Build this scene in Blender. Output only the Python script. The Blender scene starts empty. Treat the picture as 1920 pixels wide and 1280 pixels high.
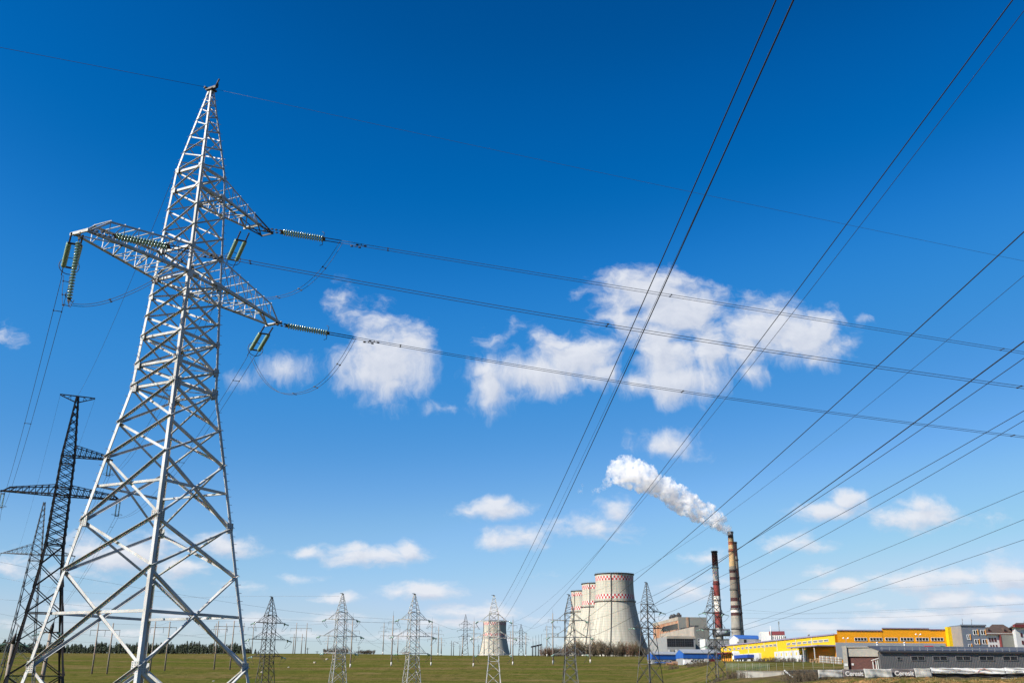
import bpy, math, random
import numpy as np
from mathutils import Vector, Matrix
random.seed(7); rng = np.random.default_rng(7)
S = bpy.context.scene
COL = S.collection
R = math.radians

# ------------------------------------------------------------------ camera
F, PITCH, ROLL = 1827.46, R(18.884), R(-0.3417)      # focal length in pixels of a 1920 wide frame
cp, sp, cr, sr = math.cos(PITCH), math.sin(PITCH), math.cos(ROLL), math.sin(ROLL)
cam = bpy.data.cameras.new('camera')
cam.sensor_width = 36.0; cam.lens = F / 1920 * 36.0
cam.clip_start = 0.1; cam.clip_end = 30000
camo = bpy.data.objects.new('camera', cam); COL.objects.link(camo)
_R, _U, _F = Vector((1, 0, 0)), Vector((0, -sp, cp)), Vector((0, cp, sp))
_rc, _uc = cr * _R - sr * _U, sr * _R + cr * _U
camo.matrix_world = Matrix(((_rc.x, _uc.x, -_F.x, 0), (_rc.y, _uc.y, -_F.y, 0), (_rc.z, _uc.z, -_F.z, 0), (0, 0, 0, 1)))
S.camera = camo


def ray(px, py):
    a, b = px - 960.0, 640.0 - py
    a, b = (cr * a + sr * b) / F, (-sr * a + cr * b) / F
    return np.array([a, cp - b * sp, sp + b * cp])


def at(px, py, Y):
    """survey: the point at distance Y (metres north of the camera) seen in direction px, py"""
    d = ray(px, py)
    return d / d[1] * Y


# ------------------------------------------------------------------ light
S.view_settings.view_transform = 'Standard'; S.view_settings.look = 'None'
EXPO = 1.0; S.view_settings.exposure = EXPO; S.view_settings.gamma = 1.0
SUN_EL, SUN_DIR = R(38), Vector((-0.86, -0.51, 0)).normalized()     # sun stands left of and behind the camera
sun = bpy.data.lights.new('sun', 'SUN'); sun.energy = 5.0; sun.angle = R(0.5); sun.color = (1.0, 0.95, 0.86)
suno = bpy.data.objects.new('sun', sun); COL.objects.link(suno)
sv = Vector((SUN_DIR.x * math.cos(SUN_EL), SUN_DIR.y * math.cos(SUN_EL), math.sin(SUN_EL)))
suno.rotation_euler = sv.to_track_quat('Z', 'Y').to_euler(); suno.location = (-60, -40, 80)

W = bpy.data.worlds.new('World'); S.world = W; W.use_nodes = True
nt = W.node_tree; N = nt.nodes; LK = nt.links; N.clear()


def nd(tree, kind, **kw):
    n = tree.nodes.new(kind)
    for k, v in kw.items():
        setattr(n, k, v)
    return n


def mth(tree, op, a, b=None, c=None, clamp=False):
    n = tree.nodes.new('ShaderNodeMath'); n.operation = op; n.use_clamp = clamp
    for i, v in enumerate((a, b, c)):
        if v is None:
            continue
        if isinstance(v, (int, float)):
            n.inputs[i].default_value = v
        else:
            tree.links.new(v, n.inputs[i])
    return n.outputs[0]


def vmth(tree, op, a, b=None, c=None):
    n = tree.nodes.new('ShaderNodeVectorMath'); n.operation = op
    for i, v in enumerate((a, b, c)):
        if v is None:
            continue
        if isinstance(v, (tuple, list)):
            n.inputs[i].default_value = v
        else:
            tree.links.new(v, n.inputs[i])
    return n.outputs['Value'] if op in ('LENGTH', 'DOT_PRODUCT') else n.outputs[0]


SKY_STRENGTH = 0.1
sky = nd(nt, 'ShaderNodeTexSky', sky_type='NISHITA', sun_disc=False, sun_elevation=SUN_EL,
         sun_rotation=math.atan2(SUN_DIR.x, SUN_DIR.y), altitude=200, air_density=1.0, dust_density=0.35, ozone_density=3.0)
lin = lambda v: (v / 255 / 12.92) if v < 10.3 else ((v / 255 + .055) / 1.055) ** 2.4
# clear spring air seen through a polarising filter: deeper blue overhead than the plain model
SKY_GRADE = [((76, 101, 137), (0.4, 79, 149)), ((83, 108, 145), (1, 92, 168)), ((89, 116, 154), (6, 105, 184)), ((101, 131, 167), (44, 133, 208)), ((119, 151, 187), (79, 152, 220)),
             ((130, 163, 195), (104, 168, 228)), ((145, 176, 201), (135, 187, 233)), ((162, 190, 204), (158, 202, 238)), ((180, 204, 213), (184, 213, 240)), ((206, 215, 217), (196, 219, 241)), ((235, 230, 225), (203, 222, 241))]
curve = nd(nt, 'ShaderNodeRGBCurve')
for ch in range(3):
    cv = curve.mapping.curves[ch]
    cv.points[0].location = (0, 0); cv.points[1].location = (1, 1)
    for a_, b_ in SKY_GRADE:
        cv.points.new(lin(a_[ch]), lin(b_[ch]) / 2 ** EXPO)
curve.mapping.update()
LK.new(vmth(nt, 'MULTIPLY', sky.outputs[0], (SKY_STRENGTH,) * 3), curve.inputs['Color'])
SKYC = vmth(nt, 'MULTIPLY', curve.outputs[0], (1 / SKY_STRENGTH,) * 3)
bgn = nd(nt, 'ShaderNodeBackground'); bgn.inputs['Strength'].default_value = SKY_STRENGTH
out = nd(nt, 'ShaderNodeOutputWorld')

# clouds stand in the sky at fixed bearings: (bearing x, y as seen on the survey photograph, radii, weight)
CLOUDS = [
 (722, 675, 78, 70, 1.0), (700, 612, 48, 32, .62), (640, 560, 34, 26, .56), (668, 585, 30, 24, .5), (690, 700, 46, 38, .9), (768, 642, 42, 46, .82), (735, 722, 54, 32, .75),
 (1215, 548, 92, 42, 1.0), (1275, 585, 84, 56, 1.0), (1240, 655, 62, 70, 1.0), (1262, 715, 92, 38, 1.0), (1325, 640, 44, 62, .85), (1165, 585, 44, 46, .75), (1200, 720, 50, 30, .85),
 (995, 700, 104, 40, 1.0), (1085, 672, 82, 40, 1.0), (925, 725, 42, 44, .85), (1045, 646, 46, 24, .75), (1130, 700, 52, 30, .85), (905, 690, 30, 20, .8),
 (1440, 612, 74, 46, 1.0), (1500, 630, 84, 52, 1.0), (1548, 628, 36, 36, .8), (1395, 650, 44, 42, .85), (1408, 698, 36, 22, .7), (1370, 600, 30, 18, .6), (1530, 672, 34, 22, .7),
 (530, 692, 52, 28, .6), (450, 712, 46, 20, .42), (8, 632, 34, 24, .6), (840, 768, 44, 13, .4), (1258, 835, 62, 26, .62), (1615, 598, 16, 9, .42), (910, 640, 22, 16, .3), (960, 612, 20, 16, .28),
 (930, 955, 64, 18, .85), (885, 962, 45, 12, .6), (932, 942, 30, 14, .7), (970, 1008, 66, 20, .75), (925, 1012, 36, 16, .65), (1110, 985, 85, 24, .62), (1160, 962, 36, 28, .6), (1060, 992, 50, 18, .5),
 (1555, 958, 66, 17, .85), (1590, 938, 32, 20, .9), (1722, 970, 78, 26, .85), (1725, 950, 45, 20, .7), (1505, 1018, 58, 18, .75), (1455, 1022, 44, 14, .5), (1850, 970, 40, 20, .3), (1540, 1072, 30, 12, .5), (1330, 1045, 44, 13, .5),
 (165, 1025, 55, 26, .75), (245, 1045, 110, 34, .8), (330, 1062, 70, 20, .7), (425, 1022, 66, 22, .75), (20, 1058, 55, 26, .65), (140, 1075, 70, 16, .45), (300, 1010, 40, 20, .5),
 (700, 1040, 90, 20, .85), (665, 1026, 50, 12, .75), (765, 1032, 26, 20, .85), (577, 1036, 40, 12, .7), (800, 1106, 56, 17, .9), (742, 1108, 34, 12, .75), (636, 1121, 42, 10, .75),
 (300, 1098, 60, 12, .35), (450, 1100, 50, 10, .35),
 (865, 1147, 70, 14, .75), (920, 1150, 50, 18, .75), (850, 1166, 95, 12, .65), (625, 1162, 66, 16, .5), (480, 1162, 60, 12, .5), (330, 1150, 70, 10, .45), (150, 1140, 60, 12, .45), (540, 1185, 120, 10, .5), (760, 1190, 120, 10, .5), (950, 1200, 160, 10, .45), (250, 1185, 120, 12, .45), (40, 1170, 80, 12, .4),
 (1590, 1097, 62, 13, .7), (1700, 1092, 95, 18, .62), (1790, 1080, 85, 20, .66), (1890, 1078, 52, 34, .75), (1778, 1123, 50, 19, .9), (1885, 1124, 66, 13, .75), (1835, 1150, 88, 16, .85), (1745, 1156, 80, 15, .8), (1640, 1164, 88, 13, .62), (1545, 1176, 70, 11, .65), (1420, 1170, 60, 10, .5), (1900, 1160, 40, 14, .5),
 (1285, 1112, 66, 17, .5), (1345, 1085, 40, 13, .4), (1525, 1120, 56, 9, .42), (1620, 1132, 40, 7, .35), (1045, 1078, 36, 8, .3), (1240, 1160, 90, 10, .4), (1010, 1160, 60, 10, .35), (560, 1085, 50, 8, .3),
]
grp = bpy.data.node_groups.new('cloud_field', 'ShaderNodeTree')
grp.interface.new_socket('uv', in_out='INPUT', socket_type='NodeSocketVector')
grp.interface.new_socket('density', in_out='OUTPUT', socket_type='NodeSocketFloat')
gi, go = grp.nodes.new('NodeGroupInput'), grp.nodes.new('NodeGroupOutput')
warp = nd(grp, 'ShaderNodeTexNoise'); warp.inputs['Scale'].default_value = 34.0; warp.inputs['Detail'].default_value = 4.0
warp.noise_dimensions = '2D'
grp.links.new(gi.outputs[0], warp.inputs['Vector'])
wv = vmth(grp, 'MULTIPLY_ADD', warp.outputs['Color'], (0.024, 0.017, 0.0), (-0.012, -0.0085, 0.0))
usep = nd(grp, 'ShaderNodeSeparateXYZ'); grp.links.new(gi.outputs[0], usep.inputs[0])
fl = mth(grp, 'MINIMUM', mth(grp, 'MAXIMUM', mth(grp, 'MULTIPLY_ADD', usep.outputs[1], 2.4, .22), .22), 1.0)     # flatter, finer towards the horizon
fv = nd(grp, 'ShaderNodeCombineXYZ'); grp.links.new(mth(grp, 'MULTIPLY_ADD', fl, .5, .5), fv.inputs[0]); grp.links.new(fl, fv.inputs[1])
uvw = vmth(grp, 'MULTIPLY_ADD', wv, fv.outputs[0], gi.outputs[0])
acc = None
for (px, py, rx, ry, wt) in CLOUDS:
    wt *= 1.06 if py < 760 and wt > .7 else (1.0 if py < 900 else 1.10 if py < 1070 else 1.2 if py < 1130 else 1.14)
    c, cx_, cy_ = at(px, py, 1.0), at(px + rx, py, 1.0), at(px, py - ry, 1.0)
    iu, iv = 1.0 / abs(cx_[0] - c[0]), 1.0 / abs(cy_[2] - c[2])
    t = vmth(grp, 'MULTIPLY_ADD', uvw, (iu, iv, 0.0), (-c[0] * iu, -c[2] * iv, 0.0))
    e = mth(grp, 'MULTIPLY_ADD', vmth(grp, 'LENGTH', t), -0.66 * wt, 1.0 * wt)
    acc = e if acc is None else mth(grp, 'SMOOTH_MAX', acc, e, 0.07)
det = nd(grp, 'ShaderNodeTexNoise'); det.inputs['Scale'].default_value = 26.0; det.inputs['Detail'].default_value = 9.0; det.inputs['Roughness'].default_value = 0.62
det.noise_dimensions = '2D'
fd = nd(grp, 'ShaderNodeCombineXYZ'); fd.inputs[0].default_value = 1.0; grp.links.new(mth(grp, 'MULTIPLY_ADD', fl, -2.0, 3.6), fd.inputs[1])
grp.links.new(vmth(grp, 'MULTIPLY', uvw, fd.outputs[0]), det.inputs['Vector'])
dn = mth(grp, 'MULTIPLY_ADD', det.outputs[0], 1.2, -0.60)
grp.links.new(mth(grp, 'ADD', acc, dn), go.inputs[0])

tc = nd(nt, 'ShaderNodeTexCoord')
sep = nd(nt, 'ShaderNodeSeparateXYZ'); LK.new(tc.outputs['Generated'], sep.inputs[0])
yy = mth(nt, 'MAXIMUM', sep.outputs['Y'], 0.05)
comb = nd(nt, 'ShaderNodeCombineXYZ')
LK.new(mth(nt, 'DIVIDE', sep.outputs['X'], yy), comb.inputs[0]); LK.new(mth(nt, 'DIVIDE', sep.outputs['Z'], yy), comb.inputs[1])
g1, g2 = nd(nt, 'ShaderNodeGroup', node_tree=grp), nd(nt, 'ShaderNodeGroup', node_tree=grp)
LK.new(comb.outputs[0], g1.inputs[0])
LK.new(vmth(nt, 'ADD', comb.outputs[0], (-0.005, 0.009, 0.0)), g2.inputs[0])
mr = nd(nt, 'ShaderNodeMapRange', interpolation_type='SMOOTHSTEP')
LK.new(g1.outputs[0], mr.inputs[0]); mr.inputs[1].default_value = 0.06; mr.inputs[2].default_value = 0.80
alpha = mth(nt, 'MULTIPLY', mr.outputs[0], mth(nt, 'GREATER_THAN', sep.outputs['Y'], 0.06))
alpha = mth(nt, 'MULTIPLY', alpha, 0.92)
lit = mth(nt, 'MULTIPLY_ADD', mth(nt, 'SUBTRACT', g1.outputs[0], g2.outputs[0]), 1.15, 0.5, clamp=True)
thick = nd(nt, 'ShaderNodeMapRange'); LK.new(g1.outputs[0], thick.inputs[0]); thick.inputs[1].default_value = 0.3; thick.inputs[2].default_value = 1.1
litk = mth(nt, 'MULTIPLY_ADD', thick.outputs[0], -0.12, mth(nt, 'MULTIPLY_ADD', lit, 0.75, 0.25), clamp=True)
cc = nd(nt, 'ShaderNodeMix', data_type='RGBA')
cc.inputs[6].default_value = (2.75, 3.02, 3.65, 1); cc.inputs[7].default_value = (4.25, 4.35, 4.6, 1)
LK.new(litk, cc.inputs[0])
fin = nd(nt, 'ShaderNodeMix', data_type='RGBA')
LK.new(alpha, fin.inputs[0]); LK.new(SKYC, fin.inputs[6]); LK.new(cc.outputs[2], fin.inputs[7])
LK.new(fin.outputs[2], bgn.inputs[0]); LK.new(bgn.outputs[0], out.inputs[0])

S.cycles.volume_bounces = 16; S.cycles.max_bounces = 18
S.cycles.volume_step_rate = 1.0; S.cycles.volume_max_steps = 256
S.cycles.use_denoising = True


# ------------------------------------------------------------------ helpers
def V(*a):
    return Vector(a)


def unit(v):
    v = np.asarray(v, float); return v / np.linalg.norm(v)


class MB:
    """collects plates, bars, tubes and lathes into ONE mesh"""
    def __init__(s):
        s.v, s.f, s.m, s.sm, s.n = [], [], [], [], 0

    def add(s, vs, fs, mat=0, smooth=False):
        b = s.n
        s.v.extend([tuple(map(float, p)) for p in vs]); s.n += len(vs)
        for f in fs:
            s.f.append(tuple(i + b for i in f)); s.m.append(mat); s.sm.append(smooth)

    def box(s, c, size, ax=None, mat=0):
        c = np.asarray(c, float); h = np.asarray(size, float) / 2
        ax = np.eye(3) if ax is None else np.asarray(ax, float)
        vs = [c + ax[0] * h[0] * x + ax[1] * h[1] * y + ax[2] * h[2] * z for x in (-1, 1) for y in (-1, 1) for z in (-1, 1)]
        s.add(vs, [(0, 1, 3, 2), (4, 6, 7, 5), (0, 4, 5, 1), (2, 3, 7, 6), (0, 2, 6, 4), (1, 5, 7, 3)], mat)

    def prism(s, base, top, mat=0):
        n = len(base)
        s.add(list(base) + list(top), [tuple(reversed(range(n)))] + [tuple(range(n, 2 * n))] + [(i, (i + 1) % n, n + (i + 1) % n, n + i) for i in range(n)], mat)

    def angle(s, p0, p1, w, t, u, v, centre=False, mat=0):
        """rolled L-angle from p0 to p1 with flanges along u and v"""
        p0, p1 = np.asarray(p0, float), np.asarray(p1, float)
        d = unit(p1 - p0); u = np.asarray(u, float); u = unit(u - d * (u @ d))
        v = np.asarray(v, float); v = v - d * (v @ d); v = unit(v - u * (v @ u))
        o = -u * w / 2 if centre else 0
        sec = [(0, 0), (w, 0), (w, t), (t, t), (t, w), (0, w)]
        a = [p0 + o + u * x + v * y for x, y in sec]; b = [p1 + o + u * x + v * y for x, y in sec]
        if np.dot(np.cross(u, v), d) < 0:
            a, b = b, a
        s.prism(a, b, mat)

    def tube(s, pts, r, n=6, mat=0, cap=True, smooth=True):
        pts = [np.asarray(p, float) for p in pts]
        rr = [r] * len(pts) if np.isscalar(r) else list(r)
        vs, prev = [], None
        for i, p in enumerate(pts):
            d = unit(pts[min(i + 1, len(pts) - 1)] - pts[max(i - 1, 0)])
            if prev is None:
                a = np.cross(d, (0, 0, 1.0)); a = np.cross(d, (1.0, 0, 0)) if np.linalg.norm(a) < .05 else a
            else:
                a = prev - d * (prev @ d)
            a = unit(a); prev = a; b = np.cross(d, a)
            vs += [p + rr[i] * (a * math.cos(2 * math.pi * k / n) + b * math.sin(2 * math.pi * k / n)) for k in range(n)]
        fs = [(i * n + k, i * n + (k + 1) % n, (i + 1) * n + (k + 1) % n, (i + 1) * n + k) for i in range(len(pts) - 1) for k in range(n)]
        if cap:
            fs += [tuple(reversed(range(n))), tuple(range((len(pts) - 1) * n, len(pts) * n))]
        s.add(vs, fs, mat, smooth)

    def lathe(s, prof, c, d=(0, 0, 1), n=12, mat=0, cap=False, matf=None):
        """profile [(r, h)] round axis d from c"""
        d = unit(d); a = np.cross(d, (0, 0, 1.0)); a = np.array((1.0, 0, 0)) if np.linalg.norm(a) < .05 else unit(a); b = np.cross(d, a)
        c = np.asarray(c, float); vs = []
        for r, h in prof:
            vs += [c + d * h + r * (a * math.cos(2 * math.pi * k / n) + b * math.sin(2 * math.pi * k / n)) for k in range(n)]
        for i in range(len(prof) - 1):
            for k in range(n):
                pass
        base = s.n
        s.v.extend([tuple(map(float, p)) for p in vs]); s.n += len(vs)
        for i in range(len(prof) - 1):
            for k in range(n):
                s.f.append((base + i * n + k, base + i * n + (k + 1) % n, base + (i + 1) * n + (k + 1) % n, base + (i + 1) * n + k))
                s.m.append(mat if matf is None else matf(i, k)); s.sm.append(True)
        if cap:
            s.f.append(tuple(base + k for k in reversed(range(n)))); s.m.append(mat); s.sm.append(False)
            e = base + (len(prof) - 1) * n
            s.f.append(tuple(e + k for k in range(n))); s.m.append(mat); s.sm.append(False)

    def build(s, name, mats, parent=None, **props):
        me = bpy.data.meshes.new(name); me.from_pydata(s.v, [], s.f)
        mats = mats if isinstance(mats, (list, tuple)) else [mats]
        for m in mats:
            me.materials.append(m)
        me.polygons.foreach_set('material_index', s.m); me.polygons.foreach_set('use_smooth', s.sm); me.update()
        o = bpy.data.objects.new(name, me); COL.objects.link(o)
        if parent is not None:
            o.parent = parent
        for k, v in props.items():
            o[k] = v
        return o


def thing(name, label, cat, loc=(0, 0, 0), rz=0.0, group=None):
    o = bpy.data.objects.new(name, None); COL.objects.link(o); o.empty_display_size = 0.5
    o.location = loc; o.rotation_euler = (0, 0, rz); o['label'] = label; o['category'] = cat
    if group:
        o['group'] = group
    return o


def tag(o, label, cat, group=None):
    o['label'] = label; o['category'] = cat
    if group:
        o['group'] = group
    return o


def copy_tree(o, parent=None):
    c = o.copy(); COL.objects.link(c)
    if parent is not None:
        c.parent = parent
    for ch in list(o.children):
        copy_tree(ch, c)
    return c


def recolour(o, old, new):
    for ch in [o] + list(o.children_recursive):
        if ch.type == 'MESH':
            for sl in ch.material_slots:
                if sl.material == old:
                    sl.link = 'OBJECT'; sl.material = new


# ------------------------------------------------------------------ materials
def mat(name, col, rough=0.6, metal=0.0, noise=None, bump=None, spec=0.4, stretch=(1, 1, 1)):
    """noise = (scale, amount, second colour or None): uneven real colour; bump = (scale, strength)"""
    col = tuple(x * .75 for x in col); noise = noise and (noise[0], noise[1], noise[2] and tuple(x * .75 for x in noise[2]))
    m = bpy.data.materials.new(name); m.use_nodes = True; t = m.node_tree
    b = t.nodes['Principled BSDF']; b.inputs['Roughness'].default_value = rough; b.inputs['Metallic'].default_value = metal
    b.inputs['Specular IOR Level'].default_value = spec
    b.inputs['Base Color'].default_value = (*col, 1)
    if noise or bump:
        c = nd(t, 'ShaderNodeTexCoord'); mp = nd(t, 'ShaderNodeMapping'); mp.inputs['Scale'].default_value = stretch
        t.links.new(c.outputs['Object'], mp.inputs[0])
    if noise:
        sc, am, c2 = noise
        n = nd(t, 'ShaderNodeTexNoise'); n.inputs['Scale'].default_value = sc; n.inputs['Detail'].default_value = 6; n.inputs['Roughness'].default_value = .65
        t.links.new(mp.outputs[0], n.inputs['Vector'])
        r = nd(t, 'ShaderNodeMapRange'); r.inputs[1].default_value = .36; r.inputs[2].default_value = .66; t.links.new(n.outputs[0], r.inputs[0])
        mx = nd(t, 'ShaderNodeMix', data_type='RGBA')
        c2 = c2 or tuple(x * (1 - am) for x in col)
        mx.inputs[6].default_value = (*col, 1); mx.inputs[7].default_value = (*c2, 1)
        t.links.new(r.outputs[0], mx.inputs[0]); t.links.new(mx.outputs[2], b.inputs['Base Color'])
        rr = nd(t, 'ShaderNodeMapRange'); rr.inputs[3].default_value = max(.05, rough - .12); rr.inputs[4].default_value = min(1, rough + .12)
        t.links.new(n.outputs[0], rr.inputs[0]); t.links.new(rr.outputs[0], b.inputs['Roughness'])
    if bump:
        n2 = nd(t, 'ShaderNodeTexNoise'); n2.inputs['Scale'].default_value = bump[0]; n2.inputs['Detail'].default_value = 5
        t.links.new(mp.outputs[0], n2.inputs['Vector'])
        bp = nd(t, 'ShaderNodeBump'); bp.inputs['Strength'].default_value = bump[1]; bp.inputs['Distance'].default_value = .1
        t.links.new(n2.outputs[0], bp.inputs['Height']); t.links.new(bp.outputs[0], b.inputs['Normal'])
    return m


M = {}
M['zinc'] = mat('galvanised_steel', (.50, .515, .53), .48, .0, noise=(1.1, .34, (.30, .30, .285)), spec=.5, stretch=(1, 1, .35))
M['zinc_row'] = mat('pale_galvanised_steel', (.56, .56, .54), .55, .0, noise=(.8, .25, None))
M['shaded'] = mat('shaded_dark_steel', (.10, .097, .093), .65, .0, noise=(.9, .45, None))  # on the row pylons, shade from their facing is put into this colour
M['grey_steel'] = mat('grey_steel', (.19, .195, .195), .6, .0, noise=(.9, .35, None))
M['blackpaint'] = mat('black_painted_steel', (.026, .025, .026), .55, noise=(1.5, .3, (.045, .03, .022)))
M['wire'] = mat('dark_aluminium_wire', (.04, .042, .047), .6, .2)
M['wire_dark'] = mat('dark_overhead_wire', (.018, .018, .02), .7, 0)
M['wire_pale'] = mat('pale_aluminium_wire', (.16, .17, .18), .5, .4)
M['fitting'] = mat('dark_forged_fitting', (.06, .055, .055), .6, .3, noise=(9, .4, None))
M['glassgreen'] = mat('pale_green_glass', (.22, .36, .295), .12, noise=(14, .2, None), spec=.8)
M['concrete_pole'] = mat('pole_concrete', (.30, .255, .215), .85, noise=(1.4, .25, None))
M['pole_white'] = mat('pole_whitewash', (.62, .6, .56), .85, noise=(3, .2, None))
M['glass'] = mat('dark_window_glass', (.016, .018, .022), .2, spec=.25)
M['frame_white'] = mat('white_window_frame', (.74, .75, .77), .5)


# ------------------------------------------------------------------ ground
def smooth(a, b, x):
    t = np.clip((x - a) / (b - a), 0, 1); return t * t * (3 - 2 * t)


def h_field(X, Y):
    z = np.where(Y < 240, -4.6, np.where(Y < 640, -4.6 + (Y - 240) * .0408, 11.7 + (Y - 640) * .0165))
    z = np.where(Y > 1900, 11.7 + 1260 * .0165, z)
    return z


_RY = np.array([-500, 95, 130, 160, 172, 205, 240, 262, 290, 320, 340, 420, 560, 800, 1000, 1900, 9000.])
_RZ = np.array([-1.6, -1.6, -1.0, -.55, -.3, 0, 1.4, 2.6, 3.8, 4.5, 4.9, 6.0, 8.0, 14.0, 17.6, 32.5, 32.5])


def h_site(X, Y):
    return np.interp(Y, _RY, _RZ) + .75 * smooth(92, 116, X) * smooth(262, 320, Y) * (1 - smooth(380, 440, Y))


def ground(X, Y):
    X, Y = np.asarray(X, float), np.asarray(Y, float)
    s = smooth(.13 * Y + 4, .13 * Y + 34, X)
    far = smooth(600, 900, Y)
    z = h_field(X, Y) * (1 - s) + h_site(X, Y) * s
    z = z * (1 - far * s) + h_field(X, Y) * far * s
    d = np.hypot(X, Y)
    near = 1 - smooth(6, 42, d)
    z = z * (1 - near) + (-1.7) * near
    z = z + .5 * np.sin(X * .021 + 1) * np.sin(Y * .017) * smooth(260, 420, Y) * (1 - s)
    z = z + 1.6 * smooth(36, 44, X) * (1 - smooth(46, 57, X)) * smooth(180, 202, Y) * (1 - smooth(224, 240, Y))
    # rubble bank along the front right
    bank = smooth(22, 46, X) * (1 - smooth(150, 166, Y)) * smooth(88, 112, Y)
    z = z + bank * (.35 * np.sin(X * .33 + Y * .11) * np.sin(Y * .27 + 1.3) + .22 * np.sin(X * .9 + 2) * np.sin(Y * .63) + .25)
    return z


def axis(fine, step, far, g=1.12):
    a = list(np.arange(fine[0], fine[1] + .01, step)); s = step
    while a[-1] < far[1]:
        s *= g; a.append(a[-1] + s)
    s = step
    while a[0] > far[0]:
        s *= g; a.insert(0, a[0] - s)
    return np.array(a)


xs = np.unique(np.concatenate([axis((-130, 150), 2.0, (-9000, 9000)), np.arange(24, 100, .8)]))
ys = np.unique(np.concatenate([axis((-10, 330), 2.5, (-9000, 14000)), np.arange(90, 175, .9)]))
XX, YY = np.meshgrid(xs, ys)
ZZ = ground(XX, YY)
rough = smooth(20, 40, XX) * (1 - smooth(160, 170, YY)) * smooth(80, 100, YY) * (XX < 110)
ZZ = ZZ + rough * rng.normal(0, .09, ZZ.shape)
nx, ny = len(xs), len(ys)
me = bpy.data.meshes.new('ground')
vv = np.stack([XX, YY, ZZ], -1).reshape(-1, 3)
ii = (np.arange(ny - 1)[:, None] * nx + np.arange(nx - 1)[None]).ravel()
me.from_pydata(vv.tolist(), [], np.stack([ii, ii + 1, ii + nx + 1, ii + nx], 1).tolist())
me.polygons.foreach_set('use_smooth', [True] * len(ii))
gm = bpy.data.materials.new('spring_field'); gm.use_nodes = True; t = gm.node_tree; b = t.nodes['Principled BSDF']
b.inputs['Roughness'].default_value = .95; b.inputs['Specular IOR Level'].default_value = 0
c = nd(t, 'ShaderNodeTexCoord')


def noise(tree, vec, scale, stretch=(1, 1, 1), detail=5, rough_=.6):
    mp = nd(tree, 'ShaderNodeMapping'); mp.inputs['Scale'].default_value = stretch; tree.links.new(vec, mp.inputs[0])
    n = nd(tree, 'ShaderNodeTexNoise'); n.inputs['Scale'].default_value = scale; n.inputs['Detail'].default_value = detail; n.inputs['Roughness'].default_value = rough_
    tree.links.new(mp.outputs[0], n.inputs['Vector']); return n.outputs[0]


def mapr(tree, v, a, b_, c_=0., d=1.):
    n = nd(tree, 'ShaderNodeMapRange', interpolation_type='SMOOTHSTEP'); tree.links.new(v, n.inputs[0])
    for i, x in enumerate((a, b_, c_, d)):
        n.inputs[i + 1].default_value = x
    return n.outputs[0]


def mixc(tree, f, a, b_):
    n = nd(tree, 'ShaderNodeMix', data_type='RGBA')
    for i, x in ((0, f), (6, a), (7, b_)):
        if isinstance(x, tuple):
            n.inputs[i].default_value = (*x, 1)
        elif isinstance(x, float):
            n.inputs[i].default_value = x
        else:
            tree.links.new(x, n.inputs[i])
    return n.outputs[2]


P = c.outputs['Object']
g = mixc(t, mapr(t, noise(t, P, .022, (1, 3.5, 1)), .38, .62), (.062, .074, .0135), (.090, .081, .021))
g = mixc(t, mapr(t, noise(t, P, .016, (.22, 2.4, 1), 6, .7), .47, .58, 0, .85), g, (.120, .086, .036))
g = mixc(t, mapr(t, noise(t, P, .9, (1, 1, 1), 6), .45, .75, 0, .55), g, (.040, .054, .007))
g = mixc(t, mapr(t, noise(t, P, .10, (.3, 2., 1), 6, .7), .52, .68, 0, .7), g, (.118, .09, .040))
sx = nd(t, 'ShaderNodeSeparateXYZ'); t.links.new(P, sx.inputs[0])
# brown dug-over strip on the right foreground, and the scrubby bank behind it
msk = mth(t, 'MULTIPLY', mapr(t, mth(t, 'ADD', sx.outputs['X'], mth(t, 'MULTIPLY', noise(t, P, .09), 18.)), 38., 50.), mapr(t, sx.outputs['Y'], 166., 176., 1., 0.))
dirt = mixc(t, mapr(t, noise(t, P, .55, (1, 1, 1), 8, .7), .36, .64), (.115, .058, .020), (.30, .175, .075))
dirt = mixc(t, mapr(t, noise(t, P, .16, (1, 1, 1), 6), .47, .58), dirt, (.085, .080, .018))
g = mixc(t, msk, g, dirt)
scrub = mth(t, 'MULTIPLY', mapr(t, sx.outputs['Y'], 168., 178.), mapr(t, sx.outputs['Y'], 215., 245., 1., 0.))
scrub = mth(t, 'MULTIPLY', scrub, mapr(t, sx.outputs['X'], 36., 52.))
g = mixc(t, mth(t, 'MULTIPLY', scrub, mapr(t, noise(t, P, .12, (1, 1, 1), 6), .35, .6)), g, (.085, .062, .040))
g = mixc(t, mapr(t, noise(t, P, .35, (1, .35, 1), 8, .75), .46, .66, 0, .75), g, (.032, .043, .008))
g = mixc(t, mapr(t, noise(t, P, .045, (1, 1.5, 1), 7, .7), .54, .66, 0, .7), g, (.15, .108, .052))
t.links.new(g, b.inputs['Base Color'])
bp = nd(t, 'ShaderNodeBump'); bp.inputs['Strength'].default_value = 1.0; bp.inputs['Distance'].default_value = .5
t.links.new(noise(t, P, .8, (1, 1, 1), 8, .7), bp.inputs['Height']); t.links.new(bp.outputs[0], b.inputs['Normal'])
me.materials.append(gm)
go_ = bpy.data.objects.new('ground', me); COL.objects.link(go_); go_['kind'] = 'structure'


def gz(x, y):
    return float(ground(x, y))


def on_ground(px, py, y0=100., y1=1500.):
    """where the line of sight through px, py meets the ground"""
    for Y in np.arange(y0, y1, 1.0):
        p = at(px, py, Y)
        if p[2] <= gz(p[0], p[1]):
            return p
    return at(px, py, y1)


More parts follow.
